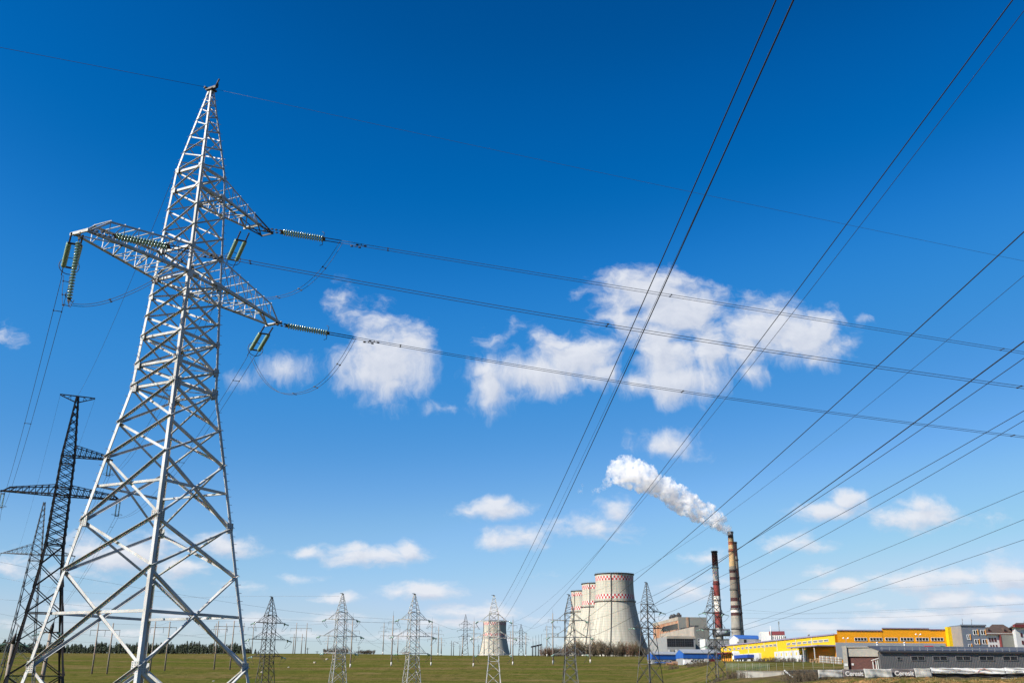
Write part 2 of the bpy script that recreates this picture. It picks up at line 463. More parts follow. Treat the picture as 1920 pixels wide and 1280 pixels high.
# ------------------------------------------------------------------ lattice pylons
def lattice(root, mt, levels, panels, leg, brace, horiz=(), mids=(), plates=(), steps=()):
    """square lattice body in root space. levels: {name: (z, half_side)}; panels: list of (lo, hi, kind) from bottom to top"""
    names = list(levels)
    def corner(sx_, sy_, lv):
        z, h = levels[lv]; return np.array((sx_ * h, sy_ * h, z))
    for sx_, sy_ in ((-1, -1), (1, -1), (1, 1), (-1, 1)):
        m = MB()
        for a, b_ in zip(names[:-1], names[1:]):
            i = names.index(a); w = leg[0] + (leg[1] - leg[0]) * i / (len(names) - 1)
            p, q = corner(sx_, sy_, a), corner(sx_, sy_, b_)
            m.angle(p, q, w, w * .1, (-sx_, 0, 0), (0, -sy_, 0))
        for (lv, size) in plates:
            p = corner(sx_, sy_, lv)
            for ax in (0, 1):
                nrm = np.zeros(3); nrm[1 - ax] = (sx_, sy_)[1 - ax]; al = np.zeros(3); al[ax] = -(sx_, sy_)[ax]
                cpt = p + nrm * .012 + al * size * .42
                m.box(cpt, (size, .02, size * 1.15), (al, nrm, (0, 0, 1)))
                if size > .4:
                    for bx in np.linspace(-.3, .34, 3):
                        for bz in np.linspace(-.42, .42, 5):
                            m.box(cpt + al * bx * size + np.array((0, 0, bz * size)) + nrm * .02, (.035, .025, .035), (al, nrm, (0, 0, 1)), 1)
        if (sx_, sy_) in steps:                     # step bolts up this leg
            for a, b_ in zip(names[:-1], names[1:]):
                p, q = corner(sx_, sy_, a), corner(sx_, sy_, b_); n_ = int((q[2] - p[2]) / .42)
                for k in range(n_):
                    e_ = p + (q - p) * k / n_; m.tube([e_, e_ + (np.array((sx_ * .17, 0, 0)) if k % 2 else np.array((0, sy_ * .17, 0)))], .012, 4, 1)
        m.build('leg', [mt, M['grey_steel']], root)
    for k, (ca, cb) in enumerate((((-1, -1), (1, -1)), ((1, -1), (1, 1)), ((1, 1), (-1, 1)), ((-1, 1), (-1, -1)))):
        nrm = np.array((0, -1, 0), float) if k == 0 else np.array((1, 0, 0), float) if k == 1 else np.array((0, 1, 0), float) if k == 2 else np.array((-1, 0, 0), float)
        m = MB()
        def bar(p, q, w, push=0.0, out=False):
            d = unit(q - p); u = np.cross(nrm, d); u = u if u[2] > 0 else -u
            m.angle(p - nrm * (.03 + push), q - nrm * (.03 + push), w, w * .1 + .003, -u if out else u, nrm if out else -nrm, True)
        for i, (a, b_, kind) in enumerate(panels):
            w = brace[0] + (brace[1] - brace[0]) * i / max(1, len(panels) - 1)
            A, B_, C_, D_ = corner(*ca, a), corner(*cb, a), corner(*ca, b_), corner(*cb, b_)
            if kind == 'X':
                bar(A, D_, w, 0, True); bar(B_, C_, w, .14)
            elif kind == 'Z':
                mid = (B_ + D_) / 2; bar(A, mid, w, 0, True); bar(mid, C_, w, .02)
            elif kind == '/':
                bar(*((A, D_) if i % 2 else (B_, C_)), w)
            if (a, b_) in mids:
                zA = A[2]; s_ = levels[a][1] / (levels[a][1] + levels[b_][1])
                bar(A + (C_ - A) * s_, B_ + (D_ - B_) * s_, w * .95, .07)
        for lv in horiz:
            w = brace[0] * .9
            bar(corner(*ca, lv), corner(*cb, lv), w, .05)
        m.build('lattice_face', mt, root)
    for lv in list(horiz):
        m = MB(); A, C_ = corner(-1, -1, lv), corner(1, 1, lv); B_, D_ = corner(1, -1, lv), corner(-1, 1, lv)
        for p, q in ((A, C_), (B_, D_)):
            m.angle(p, q, brace[1], .012, np.cross((0, 0, 1), unit(q - p)), (0, 0, 1), True)
        m.build('diaphragm', mt, root)


def box_arm(root, mt, s, hb, zb, ht, zt, length, ltop, endh, e, n, w, wb, low=None):
    """box girder arm along local x. s = side; bottom chords from (hb, zb), top chords from (ht, zt)"""
    m = MB(); Z = np.array((0, 0, 1.0))
    B = lambda f, sy_: np.array((s * (hb + (length - hb) * f), sy_ * (hb + (e - hb) * f), zb))
    ft = (ltop - ht) / max(length - ht, .01)
    T = lambda f, sy_: np.array((s * (ht + (ltop - ht) * f), sy_ * (ht + (e - ht) * f * ft), zt + (zb + endh - zt) * f))
    for sy_ in (-1, 1):
        m.angle(B(-.12, sy_), B(1, sy_), w, w * .12, (0, -sy_, 0), Z)
        m.angle(T(0, sy_), T(1, sy_), w * .75, w * .09, (0, -sy_, 0), -Z)
        m.angle(T(1, sy_), B(1, sy_), w * .7, w * .09, (0, -sy_, 0), (-s, 0, 0))
    gb = lambda p, q, n_=Z, ww=wb: m.angle(p, q, ww, ww * .12, np.cross(n_, unit(q - p)), n_, True)
    fr = np.linspace(0, 1, n + 1); fr = np.concatenate([fr[:-1] * (ltop - hb) / (length - hb), [1.0]]) if True else fr
    for i in range(n):
        f0, f1 = fr[i], fr[i + 1]; t0, t1 = i / n, (i + 1) / n
        gb(B(f0, -1), B(f1, 1)) if i % 2 else gb(B(f0, 1), B(f1, -1))
        gb(B(f1, -1), B(f1, 1))
        gb(T(t1, -1), T(t1, 1))
        for sy_ in (-1, 1):
            nn = np.array((0, -sy_, 0.0))
            k = min(1.0, (abs(T(t1, sy_)[0]) - hb) / (length - hb)); k0 = max(0.0, (abs(T(t0, sy_)[0]) - hb) / (length - hb))
            gb(T(t1, sy_), B(k, sy_), nn, wb * .85)
            gb(T(t0, sy_), B(k, sy_), nn, wb * .85)
    m.box(B(1, 0) + np.array((s * .05, 0, .02)), (.1, 2 * e + .3, .16))
    return m.build('crossarm', mt, root)


def strings(root, mt, p, d, L_, n, r=.14, twin=0.0, mats=None):
    """glass disc insulator string as a part; p start, d direction, L_ length"""
    m = MB(); d = unit(d)
    prof = [(.02, 0), (.05, .02), (r, .06), (r * .97, .085), (.03, .1)]
    side = np.cross(d, (0, 0, 1.0)); side = unit(side) if np.linalg.norm(side) > .05 else np.array((1.0, 0, 0))
    step = L_ / n
    for o in ((0,) if not twin else (-twin, twin)):
        for i in range(n):
            m.lathe([(a, h * step / .12) for a, h in prof], np.asarray(p) + side * o + d * i * step, d, 10)
    return m


def insulator_thing(label, p0, p1, L0, Ld, twin, group, nd_=17, ring='horn', r=.14):
    """tension or suspension string from p0 to p1: link rods, glass discs, yoke plates, arcing horn"""
    p0, p1 = np.asarray(p0, float), np.asarray(p1, float); d = unit(p1 - p0); L_ = np.linalg.norm(p1 - p0)
    root = thing('insulator_string', label, 'insulator', tuple(p0), 0, group)
    side = np.cross(d, (0, 0, 1.0)); side = unit(side) if np.linalg.norm(side) > .05 else np.array((1.0, 0, 0)); up = np.cross(side, d)
    o = (0,) if not twin else (-twin, twin)
    for k in o:
        m = MB()
        prof = [(.03, 0), (.055, .02), (r, .055), (r * .98, .075), (r * .6, .085), (.03, .1)]
        for i in range(nd_):
            m.lathe([(a, h * Ld / nd_ / .11) for a, h in prof], side * k + d * (L0 + Ld * i / nd_), d, 12)
        m.build('glass_discs', M['glassgreen'], root)
    for k in o:
        m = MB()
        nl = max(2, int(L0 / .22))
        for i in range(nl):
            a = side * k + d * (L0 * i / nl); b_ = side * k + d * (L0 * (i + .8) / nl)
            m.tube([a, b_], .028, 6)
            m.box((b_ + a) / 2, (.09, .09, L0 / nl * .3), (side, up, d))
        m.tube([side * k + d * L0 * .9, side * k + d * L_], .026, 6)
        m.build('link_rod', M['fitting'], root)
    for q in ((L0 * .96, L0 + Ld + .06) if twin else (L0 + Ld + .06,)):
        m = MB(); m.box(d * q, (twin * 2 + .16, .04, .16), (side, up, d)); m.build('yoke_plate', M['fitting'], root)
    q = L0 + Ld
    if ring == 'horn':
        for s_ in (1, -1):
            m = MB(); m.tube([d * q + up * s_ * .02, d * (q + .02) + up * s_ * .42, d * (q - .14) + up * s_ * .5], .02, 6); m.build('arcing_horn', M['fitting'], root)
    else:
        m = MB(); m.tube([d * (q - .12) + ring * (side * math.cos(a) + up * math.sin(a)) for a in np.linspace(0, 2 * math.pi, 24)], .022, 6); m.build('guard_ring', M['fitting'], root)
    return root


# ---- the big bright pylon
ARM = R(63.6)
MC = np.array((-18.67, 52.0))
HS = {'F': (-5.0, 6.55), 'P1': (.25, 5.24), 'P2': (4.89, 4.30), 'P3': (7.42, 3.79), 'P4': (10.80, 3.10), 'P5': (12.73, 2.70), 'P6': (14.76, 2.27),
      'P7': (16.03, 2.20), 'P8': (17.68, 2.10), 'P9': (18.88, 2.02), 'P10': (20.09, 1.94), 'P11': (21.18, 1.875), 'P12': (22.93, 1.78), 'P13': (24.22, 1.70),
      'P14': (25.56, 1.62), 'P15': (26.87, 1.52), 'P16': (28.17, 1.44), 'Q1': (29.45, 1.17), 'Q2': (30.65, .92), 'Q3': (31.75, .68), 'Q4': (32.65, .48), 'Q5': (33.35, .33), 'T': (34.0, .20)}
HS = {k: (z, w_ / math.sqrt(2) * 1.0) for k, (z, w_) in HS.items()}
nm = list(HS)
pan = []
for a, b_ in zip(nm[:-1], nm[1:]):
    pan.append((a, b_, 'Z' if a in ('P16', 'Q1', 'Q2', 'Q3', 'Q4') else 'X'))
main = thing('lattice_pylon', 'tall bright galvanised lattice pylon in the foreground, tapering to a point', 'pylon', (MC[0], MC[1], 0), ARM, 'lattice pylons')
lattice(main, M['zinc'], HS, pan, (.20, .10), (.15, .046), steps=((-1, 1), (1, -1)), horiz=('P6', 'P7', 'P8', 'P11', 'P12', 'P15', 'P16'), mids=(('P1', 'P2'), ('P3', 'P4')),
        plates=(('P1', .48), ('P3', .46), ('P6', .46), ('P7', .36), ('P8', .28), ('P10', .28), ('P11', .38), ('P12', .3), ('P15', .3), ('P16', .26)))
hs = lambda k: HS[k][1]
box_arm(main, M['zinc'], -1, hs('P11'), HS['P11'][0], hs('P12'), HS['P12'][0], 7.55, 6.35, 1.05, .5, 6, .15, .065)
box_arm(main, M['zinc'], 1, hs('P11'), HS['P11'][0], hs('P12'), HS['P12'][0], 7.55, 6.5, .95, .5, 6, .15, .065)
box_arm(main, M['zinc'], 1, hs('P15'), HS['P15'][0], hs('P16'), HS['P16'][0], 4.75, 4.2, .55, .55, 4, .13, .06)
m = MB()       # outrigger past the tip of the upper arm that keeps the jumper away
for sy_ in (-1, 1):
    m.angle((4.7, sy_ * .55, 26.87), (6.2, sy_ * .45, 26.87), .09, .012, (0, -sy_, 0), (0, 0, 1)); m.angle((4.2, sy_ * .6, 27.4), (6.2, sy_ * .45, 26.9), .07, .01, (0, -sy_, 0), (0, 0, 1))
    m.angle((4.7, sy_ * .55, 26.87), (6.2, -sy_ * .45, 26.87), .06, .01, (0, -sy_, 0), (0, 0, 1))
m.angle((6.2, -.5, 26.87), (6.2, .5, 26.87), .08, .01, (1, 0, 0), (0, 0, 1))
m.build('outrigger', M['shaded'], main)
m = MB()
m.box((0, 0, 34.05), (.5, .5, .08)); m.box((0, 0, 34.2), (.16, .75, .16)); m.box((.1, -.35, 34.35), (.1, .1, .3)); m.box((-.15, .3, 34.2), (.3, .12, .12)); m.tube([(0, -.35, 34.3), (.05, -.5, 34.75)], .05)
m.build('earth_wire_bracket', M['fitting'], main)
m = MB()
for sx_, sy_ in ((-1, -1), (1, -1), (1, 1), (-1, 1)):
    hb = HS['F'][1]; wx, wy = MC[0] + sx_ * hb * math.cos(ARM) - sy_ * hb * math.sin(ARM), MC[1] + sx_ * hb * math.sin(ARM) + sy_ * hb * math.cos(ARM)
    zt = max(gz(wx, wy) + .3, -5.0)
    mm = MB(); mm.prism([(sx_ * hb + a * .9, sy_ * hb + b_ * .9, zt - 1.4) for a, b_ in ((-1, -1), (1, -1), (1, 1), (-1, 1))], [(sx_ * hb + a * .35, sy_ * hb + b_ * .35, zt) for a, b_ in ((-1, -1), (1, -1), (1, 1), (-1, 1))])
    mm.build('concrete_footing', M['concrete_pole'], main)


def world(o_xy, ang, p):
    return np.array((o_xy[0] + p[0] * math.cos(ang) - p[1] * math.sin(ang), o_xy[1] + p[0] * math.sin(ang) + p[1] * math.cos(ang), p[2]))


# ---- the black pylon
DC = np.array((-69.19, 150.0)); DANG = R(27.4)
DS = {'F': (-6.2, 4.6), 'A': (-.5, 3.72), 'B': (4.3, 3.0), 'C': (8.3, 2.48), 'D': (12.0, 1.98), 'E': (15.3, 1.6), 'W': (18.3, 1.36)}
for i, z in enumerate(np.linspace(18.3, 31.9, 12)[1:]):
    DS['G%d' % i] = (z, 1.36 - .33 * (z - 18.3) / 13.6)
for i, z in enumerate(np.linspace(31.9, 41.6, 9)[1:]):
    DS['H%d' % i] = (z, 1.03 - .82 * (z - 31.9) / 9.7)
nm = list(DS)
dark = thing('lattice_pylon', 'black painted lattice pylon with a T-shaped top behind the bright pylon', 'pylon', (DC[0], DC[1], 0), DANG, 'lattice pylons')
lattice(dark, M['blackpaint'], DS, [(a, b_, 'X') for a, b_ in zip(nm[:-1], nm[1:])], (.30, .16), (.15, .09), horiz=('A', 'C', 'W', 'G5', 'G6', 'G9', 'G10'), plates=(('W', .45),))
G5 = DS['G5']; G7 = DS['G6']; G10 = DS['G10']; H0 = DS['H0']
box_arm(dark, M['blackpaint'], -1, G5[1], G5[0], G7[1], G7[0] + .35, 8.5, 7.4, .75, .35, 7, .18, .1)
box_arm(dark, M['blackpaint'], 1, G5[1], G5[0], G7[1], G7[0] + .35, 8.5, 7.4, .75, .35, 7, .18, .1)
box_arm(dark, M['blackpaint'], 1, G10[1], G10[0], H0[1], H0[0] + .5, 6.4, 5.5, .7, .35, 6, .16, .09)
for s_ in (-1, 1):
    m = MB()
    for sy_ in (-1, 1):
        m.angle((0, sy_ * .2, 41.6), (s_ * 2.6, sy_ * .12, 41.6), .1, .012, (0, -sy_, 0), (0, 0, 1)); m.angle((s_ * .2, sy_ * .22, 40.6), (s_ * 2.6, sy_ * .12, 41.5), .09, .012, (0, -sy_, 0), (0, 0, 1))
    for f in (.35, .7):
        m.angle((s_ * 2.6 * f, .14, 41.6), (s_ * 2.6 * f, .14, 40.7 + .75 * f), .07, .01, (0, 1, 0), (s_, 0, 0)); m.angle((s_ * 2.6 * f, .14, 41.6), (s_ * (2.6 * f + .5), .14, 40.9 + .75 * f), .07, .01, (0, 1, 0), (s_, 0, 0))
    m.build('earth_wire_arm', M['blackpaint'], dark)

GRP_I = 'glass insulator strings of the big line'
dk = {'left': world(DC, DANG, (-8.2, 0, G5[0])), 'right': world(DC, DANG, (8.2, 0, G5[0])), 'up': world(DC, DANG, (6.1, 0, G10[0]))}
dlab = {'left': 'ringed glass insulator under the left end of the black pylon\'s long crossarm', 'right': 'ringed glass insulator under the right end of the black pylon\'s long crossarm', 'up': 'hanging ringed glass insulator under the black pylon\'s short upper arm'}
dclamp = {}
for k, p in dk.items():
    q = p - np.array((0, 0, 2.7)); dclamp[k] = q
    insulator_thing(dlab[k], p, q, .35, 2.0, .25, GRP_I, 14, .8, .13)
    o_ = COL.objects[-1]

# ---- strings and bundles at the bright pylon
PHI = R(9.0)
tipL, tipR, tipU = np.array((-21.4, 45.0, 21.15)), np.array((-15.1, 58.6, 21.15)), np.array((-15.95, 56.5, 26.8))
FRONT = {'mid': (tipL, -.1430, .00065, 'long left arm'), 'low': (tipR, -.1345, .00066, 'lower right arm'), 'up': (tipU, -.1020, .00002, 'short upper arm')}


def para(P0, phi, a, b_, s_):
    return np.array((P0[0] + s_ * math.cos(phi), P0[1] + s_ * math.sin(phi), P0[2] + a * s_ + b_ * s_ * s_))


def bundle(name, label, pts, gap, r, spacers=(), dampers=(), group='twin conductors of the big line'):
    """two parallel wires with spacers and dampers along a run of points"""
    root = thing(name, label, 'power line', tuple(pts[0]), 0, group)
    o = np.asarray(pts[0]); pts = [np.asarray(p) - o for p in pts]
    d = pts[-1] - pts[0]; side = unit(np.cross(d, (0, 0, 1.0)))
    for s_ in (-1, 1):
        m = MB(); m.tube([p + side * s_ * gap / 2 for p in pts], r, 6); m.build('wire', M['wire'], root)
    n = len(pts)
    cum = np.concatenate([[0], np.cumsum([np.linalg.norm(b_ - a) for a, b_ in zip(pts[:-1], pts[1:])])])
    def point(s_):
        i = min(n - 2, int(np.searchsorted(cum, s_)) - 1 if s_ > 0 else 0); f = (s_ - cum[i]) / (cum[i + 1] - cum[i])
        return pts[i] + (pts[i + 1] - pts[i]) * f, unit(pts[i + 1] - pts[i])
    for s_ in spacers:
        p, t_ = point(s_); m = MB(); m.tube([p - side * gap / 2, p + side * gap / 2], r * 1.4, 6)
        for k in (-1, 1):
            m.box(p + side * gap / 2 * k, (.1, .06, .06), (t_, side, np.cross(t_, side)))
        m.build('spacer', M['fitting'], root)
    for s_ in dampers:
        for k in (-1, 1):
            p, t_ = point(s_ + .18 * k); p = p + side * gap / 2 * k + V(0, 0, 0); m = MB()
            m.tube([p - t_ * .28 + V(0, 0, -.1), p + t_ * .28 + V(0, 0, -.1)], .015, 6)
            for e_ in (-1, 1):
                m.tube([p + t_ * e_ * .18 + V(0, 0, -.1), p + t_ * e_ * .34 + V(0, 0, -.1)], .055, 8)
            m.box(p + V(0, 0, -.05), (.05, .05, .12))
            m.build('vibration_damper', M['fitting'], root)
    return root


clampF, clampB = {}, {}
for k, (P0, a, b_, nm_) in FRONT.items():
    q = para(P0, PHI, a, b_, 5.0); clampF[k] = q
    insulator_thing('glass disc insulator strained to the right from the bright pylon\'s ' + nm_, P0, q, 1.3 if k != 'low' else .75, 2.55, .21, GRP_I)
    pts = [para(P0, PHI, a, b_, s_) for s_ in np.concatenate([np.linspace(5.0, 30, 12), np.linspace(36, 150, 20)])]
    bundle('twin_conductor', 'pair of wires running right from the bright pylon\'s ' + nm_, pts, .36, .015, spacers=(3.0, 22, 46), dampers=(1.1,))
BACK = {'left': (np.array((-22.2, 45.3, 21.15)), 'long left arm'), 'right': (np.array((-15.7, 59.2, 21.15)), 'lower right arm'), 'up': (np.array((-17.2, 57.0, 26.8)), 'short upper arm')}
for k, (P0, nm_) in BACK.items():
    Q = dclamp[k]; L_ = np.linalg.norm((Q - P0)[:2]); sag = 3.4
    def pt(f):
        p = P0 + (Q - P0) * f; return p - np.array((0, 0, 4 * sag * f * (1 - f)))
    f1 = 5.0 / L_; q = pt(f1); clampB[k] = q
    insulator_thing('green glass insulator pair facing the black pylon on the bright pylon\'s ' + nm_, P0, q, 1.2, 2.7, .27, GRP_I, 18, .5)
    bundle('twin_conductor', 'pair of wires going back to the black pylon from the bright pylon\'s ' + nm_, [pt(f) for f in np.linspace(f1, 1, 28)], .45, .015, spacers=(5, 30))
# jumpers
def jumper(label, a, b_, drop, via=None, n=26):
    a, b_ = np.asarray(a), np.asarray(b_); pts = []
    for f in np.linspace(0, 1, n):
        if via is None:
            pts.append(a + (b_ - a) * f - np.array((0, 0, drop * (1 - abs(2 * f - 1) ** 2.4))))
        else:
            v = np.asarray(via); pts.append((1 - f) ** 2 * a + 2 * f * (1 - f) * (2 * v - (a + b_) / 2) + f * f * b_)
    bundle('jumper_loop', label, pts, .3, .013, spacers=(2.0, 4.2, 6.0), group='jumper loops')


jumper('slack jumper loop hanging below the bright pylon\'s lower right arm', clampF['low'], clampB['right'], 3.2)
jumper('slack jumper loop under the bright pylon\'s short upper arm', clampF['up'], clampB['up'], 3.0)
sup0 = np.array((-21.9, 44.95, 21.1)); sup1 = sup0 - np.array((0, 0, 3.9))
insulator_thing('straight hanging glass insulator under the tip of the bright pylon\'s left arm', sup0, sup1, .55, 3.1, 0, GRP_I, 20)
jumper('jumper wires looping from the hanging left insulator toward the bright pylon\'s body', sup1, clampF['mid'], .9)
jumper('short jumper wires curling between the two left insulators of the bright pylon', sup1, clampB['left'], .7)


def single(name, label, pts, r, group=None, cat='power line', mt=None, n=5):
    o = np.asarray(pts[0]); m = MB(); m.tube([np.asarray(p) - o for p in pts], r, n)
    ob = m.build(name, mt or M['wire'], None); ob.location = tuple(o); tag(ob, label, cat, group); return ob


TOP = np.array((-18.67, 52, 34.2))
GE = 'earth wires of the big line'
single('earth_wire', 'thin wire from the bright pylon\'s tip out to the right over the sky', [para(TOP, PHI, -.150, .00017, s_) for s_ in np.linspace(.2, 150, 34)], .009, GE)
single('earth_wire', 'thin wire from the bright pylon\'s tip out to the upper left edge', [para(TOP, R(200), .0004, 0.0, s_) for s_ in np.linspace(.2, 60, 14)], .012, GE)
dtop = np.array((DC[0], DC[1], 41.8))
single('earth_wire', 'thin wire dropping from the bright pylon\'s upper body to the black pylon\'s top', [np.array((-20.0, 51.4, 28.1)) + (dtop - np.array((-20.0, 51.4, 28.1))) * f - np.array((0, 0, 5.6 * f * (1 - f))) for f in np.linspace(0, 1, 24)], .014, GE)
for s_, lab in ((-1, 'thin wire falling from the left end of the black pylon\'s T top'), (1, 'thin wire falling from the right end of the black pylon\'s T top')):
    p = world(DC, DANG, (2.55 * s_, 0, 41.4)); d_ = unit((DC[0] - MC[0], DC[1] - MC[1]))
    single('earth_wire', lab, [p + np.array((d_[0] * q, d_[1] * q, -.115 * q + .0004 * q * q)) for q in np.linspace(0, 150, 20)], .014, GE)
for k, nm_ in (('left', 'left arm'), ('right', 'right arm'), ('up', 'upper arm')):
    p = dclamp[k]; d_ = unit((DC[0] - MC[0], DC[1] - MC[1]))
    bundle('twin_conductor', 'pair of wires running on into the distance from the black pylon\'s ' + nm_, [p + np.array((d_[0] * q, d_[1] * q, -.12 * q + .0004 * q * q)) for q in np.linspace(0, 150, 20)], .45, .02, spacers=(6,))

# ---- pale pylon behind the black one
PC = np.array((-111.0, 232.0))
PS = {'F': (gz(*PC) - 1, 4.2), 'A': (1.5, 3.3), 'B': (6.5, 2.75), 'C': (11, 2.3), 'D': (15, 1.95), 'E': (18.6, 1.7), 'G': (21.8, 1.5), 'H': (24.6, 1.35)}
for i, z in enumerate(np.linspace(24.6, 38.3, 11)[1:]):
    PS['I%d' % i] = (z, 1.35 - 1.1 * (z - 24.6) / 13.7)
nm = list(PS)
pale = thing('lattice_pylon', 'slim pale grey lattice pylon half hidden behind the black pylon', 'pylon', (PC[0], PC[1], 0), R(20), 'lattice pylons')
lattice(pale, M['grey_steel'], PS, [(a, b_, 'X') for a, b_ in zip(nm[:-1], nm[1:])], (.2, .12), (.1, .07), horiz=('H', 'I0'))
for s_, L_ in ((-1, 7.4), (1, 8.4)):
    box_arm(pale, M['grey_steel'], s_, 1.35, 26.0, 1.2, 28.4, L_, L_ - .4, .2, .15, 6, .14, .07)
for s_, L_ in ((-1, 7.4), (1, 8.4)):
    m = strings(None, None, (s_ * L_, 0, 26.0), (-.3, 0, -1), 3.0, 14); m.build('insulator', M['glassgreen'], pale)

# ---- row of smaller pylons across the field
ROWG = 'row of smaller lattice pylons across the field'


def tie_arm(root, mt, s, h, z, ht, zt, L_, w=.13):
    m = MB(); Z = np.array((0, 0, 1.0)); tip = np.array((s * L_, 0, z))
    for sy_ in (-1, 1):
        b0 = np.array((s * h, sy_ * h, z)); t0 = np.array((s * ht, sy_ * ht, zt))
        bt = tip + np.array((0, sy_ * .12, 0)); tt = np.array((s * (h + (L_ - h) * .78), sy_ * (h * .22 + .08), z + .08))
        m.angle(b0, bt, w, .018, (0, -sy_, 0), Z); m.angle(t0, tt, w * .75, .014, (0, -sy_, 0), -Z)
        md = b0 + (bt - b0) * .42; mt_ = t0 + (tt - t0) * .5
        m.angle(md, mt_, w * .6, .012, (0, -sy_, 0), (s, 0, 0))
    for f0, f1 in ((0, .3), (.3, .6), (.6, .9)):
        a = np.array((s * (h + (L_ - h) * f0), -h * (1 - f0), z)); b_ = np.array((s * (h + (L_ - h) * f1), h * (1 - f1), z)); m.angle(a, b_, w * .6, .012, (0, 1, 0), Z)
    m.box(tip, (.3, .4, .16))
    return m.build('crossarm', mt, root)


def row_pylon(mt, ext=0.0, single_circuit=False):
    root = thing('lattice_pylon', '', 'pylon', (0, 0, 0), 0, ROWG)
    zw = 9.0 + ext
    L_ = {'F': (-1.6, 2.2 + .14 * 1.6 + ext * .075), 'A': (0.0, 2.2 + ext * .07)}
    nlow = 3 if ext < 1 else 4
    for i in range(1, nlow):
        f = i / nlow; L_['B%d' % i] = (zw * (1 - (1 - f) ** 1.15), L_['A'][1] + (1.36 - L_['A'][1]) * (1 - (1 - f) ** 1.15))
    L_['W'] = (zw, 1.36)
    zs = [zw + q for q in ((1.5, 3.4, 5.5, 7.4, 9.5, 11.3) if not single_circuit else (1.5, 3.4, 5.5, 7.3))]
    for i, z in enumerate(zs):
        L_['U%d' % i] = (z, 1.36 - .16 * (i + 1) / len(zs))
    zt = zs[-1] + (4.4 if not single_circuit else 5.2)
    for i, f in enumerate((.28, .53, .75, 1.0)):
        L_['T%d' % i] = (zs[-1] + (zt - zs[-1]) * f, 1.2 - 1.0 * f)
    nm = list(L_)
    lattice(root, mt, L_, [(a, b_, 'Z' if a[0] in 'T' or b_[0] == 'T' else 'X') for a, b_ in zip(nm[:-1], nm[1:])], (.19, .12), (.10, .078), horiz=('W', 'U0', 'U2', 'U4', 'U5') if not single_circuit else ('B2', 'W', 'U0', 'U2', 'U3'))
    arms = [(0, 1, 4.0), (2, 3, 5.2), (4, 5, 4.0)]
    pairs = [(i, j, a, s) for i, j, a in arms for s in (-1, 1)] if not single_circuit else [(0, 1, 5.0, -1), (0, 1, 5.0, 1), (2, 3, 4.6, 1)]
    for i, j, a, s_ in pairs:
        zi, hi = L_['U%d' % i]; zj, hj = L_['U%d' % j]
        tie_arm(root, mt, s_, hi, zi, hj, zj, a)
        for d_ in ((s_ * .5, -1, -.28), (s_ * .5, 1, -.28)):
            m = strings(None, None, (s_ * (a - .05), 0, zi - .1), d_, 1.35, 9, .15); m.build('insulator', M['glassgreen'], root)
        m = MB(); q = np.array(((s_ * (a + .55), -1.25, zi - .5))); q2 = q * np.array((1, -1, 1))
        m.tube([q + (q2 - q) * f - np.array((s_ * 1.1 * 4 * f * (1 - f), 0, 1.5 * (1 - abs(2 * f - 1) ** 2.2))) for f in np.linspace(0, 1, 12)], .03, 5); m.build('jumper_wire', M['wire'], root)
    m = MB(); m.box((0, 0, zt + .05), (.5, .5, .12)); m.box((-.3, 0, zt + .2), (.7, .12, .12)); m.build('earth_wire_bracket', M['fitting'], root)
    root['wz'] = zw; root['arm_up'] = zs[-2] if not single_circuit else zs[2]; root['top'] = zt
    return root


typeA = row_pylon(M['zinc_row']); typeB = row_pylon(M['shaded'], ext=6.6, single_circuit=True)
ROW = [  # centre px, upper-arm py, rotation, steel (tone stands for how the sun strikes each), label
 (506, 1167.3, 38, 'shaded', 'dark weathered lattice pylon just right of the bright pylon\'s right foot'),
 (640, 1161.0, 24, 'zinc_row', 'pale lattice pylon with white lower legs in front of the round brown thicket'),
 (776, 1161.5, 24, 'zinc_row', 'pale lattice pylon in the row, standing between two single concrete poles'),
 (926, 1164.4, 2, 'zinc_row', 'pale lattice pylon standing in front of the lone distant cooling tower'),
 (1068, 1163.0, 3, 'grey_steel', 'grey lattice pylon in front of the left edge of the cooling tower group'),
 (1338, 1149.0, 40, 'shaded', 'dark lattice pylon in front of the red and white chimney'),
]
zn = typeA['arm_up']; first = True; row_xyz = {}
for px, pyu, rot, mt_, lab in ROW:
    o_ = typeA if first else copy_tree(typeA); first = False
    p = at(px, pyu, 254.0); o_.location = (p[0], p[1], p[2] - zn); o_.rotation_euler = (0, 0, R(rot)); o_['label'] = lab; o_['group'] = ROWG; row_xyz[px] = p
for o_, (px, pyu, rot, mt_, lab) in zip([o for o in COL.objects if o.name.startswith('lattice_pylon') and o.get('group') == ROWG and o is not typeB], ROW):
    if mt_ != 'zinc_row':
        recolour(o_, M['zinc_row'], M[mt_])
p = at(1214, 1146, 254.0); typeB.location = (p[0], p[1], p[2] - typeB['arm_up']); typeB.rotation_euler = (0, 0, R(35)); typeB['label'] = 'dark narrow-topped lattice pylon beside the right edge of the near cooling tower'
for px, pyu, Y_, rot, lab in ((873, 1169.5, 690, 0, 'small far lattice pylon left of the lone distant cooling tower'), (977, 1186, 760, 4, 'small far lattice pylon right of the lone distant cooling tower')):
    o_ = copy_tree(typeA); p = at(px, pyu, Y_); o_.location = (p[0], p[1], p[2] - zn); o_.rotation_euler = (0, 0, R(rot)); o_['label'] = lab; o_['group'] = 'distant lattice pylons'
    recolour(o_, M['zinc_row'], M['grey_steel'])

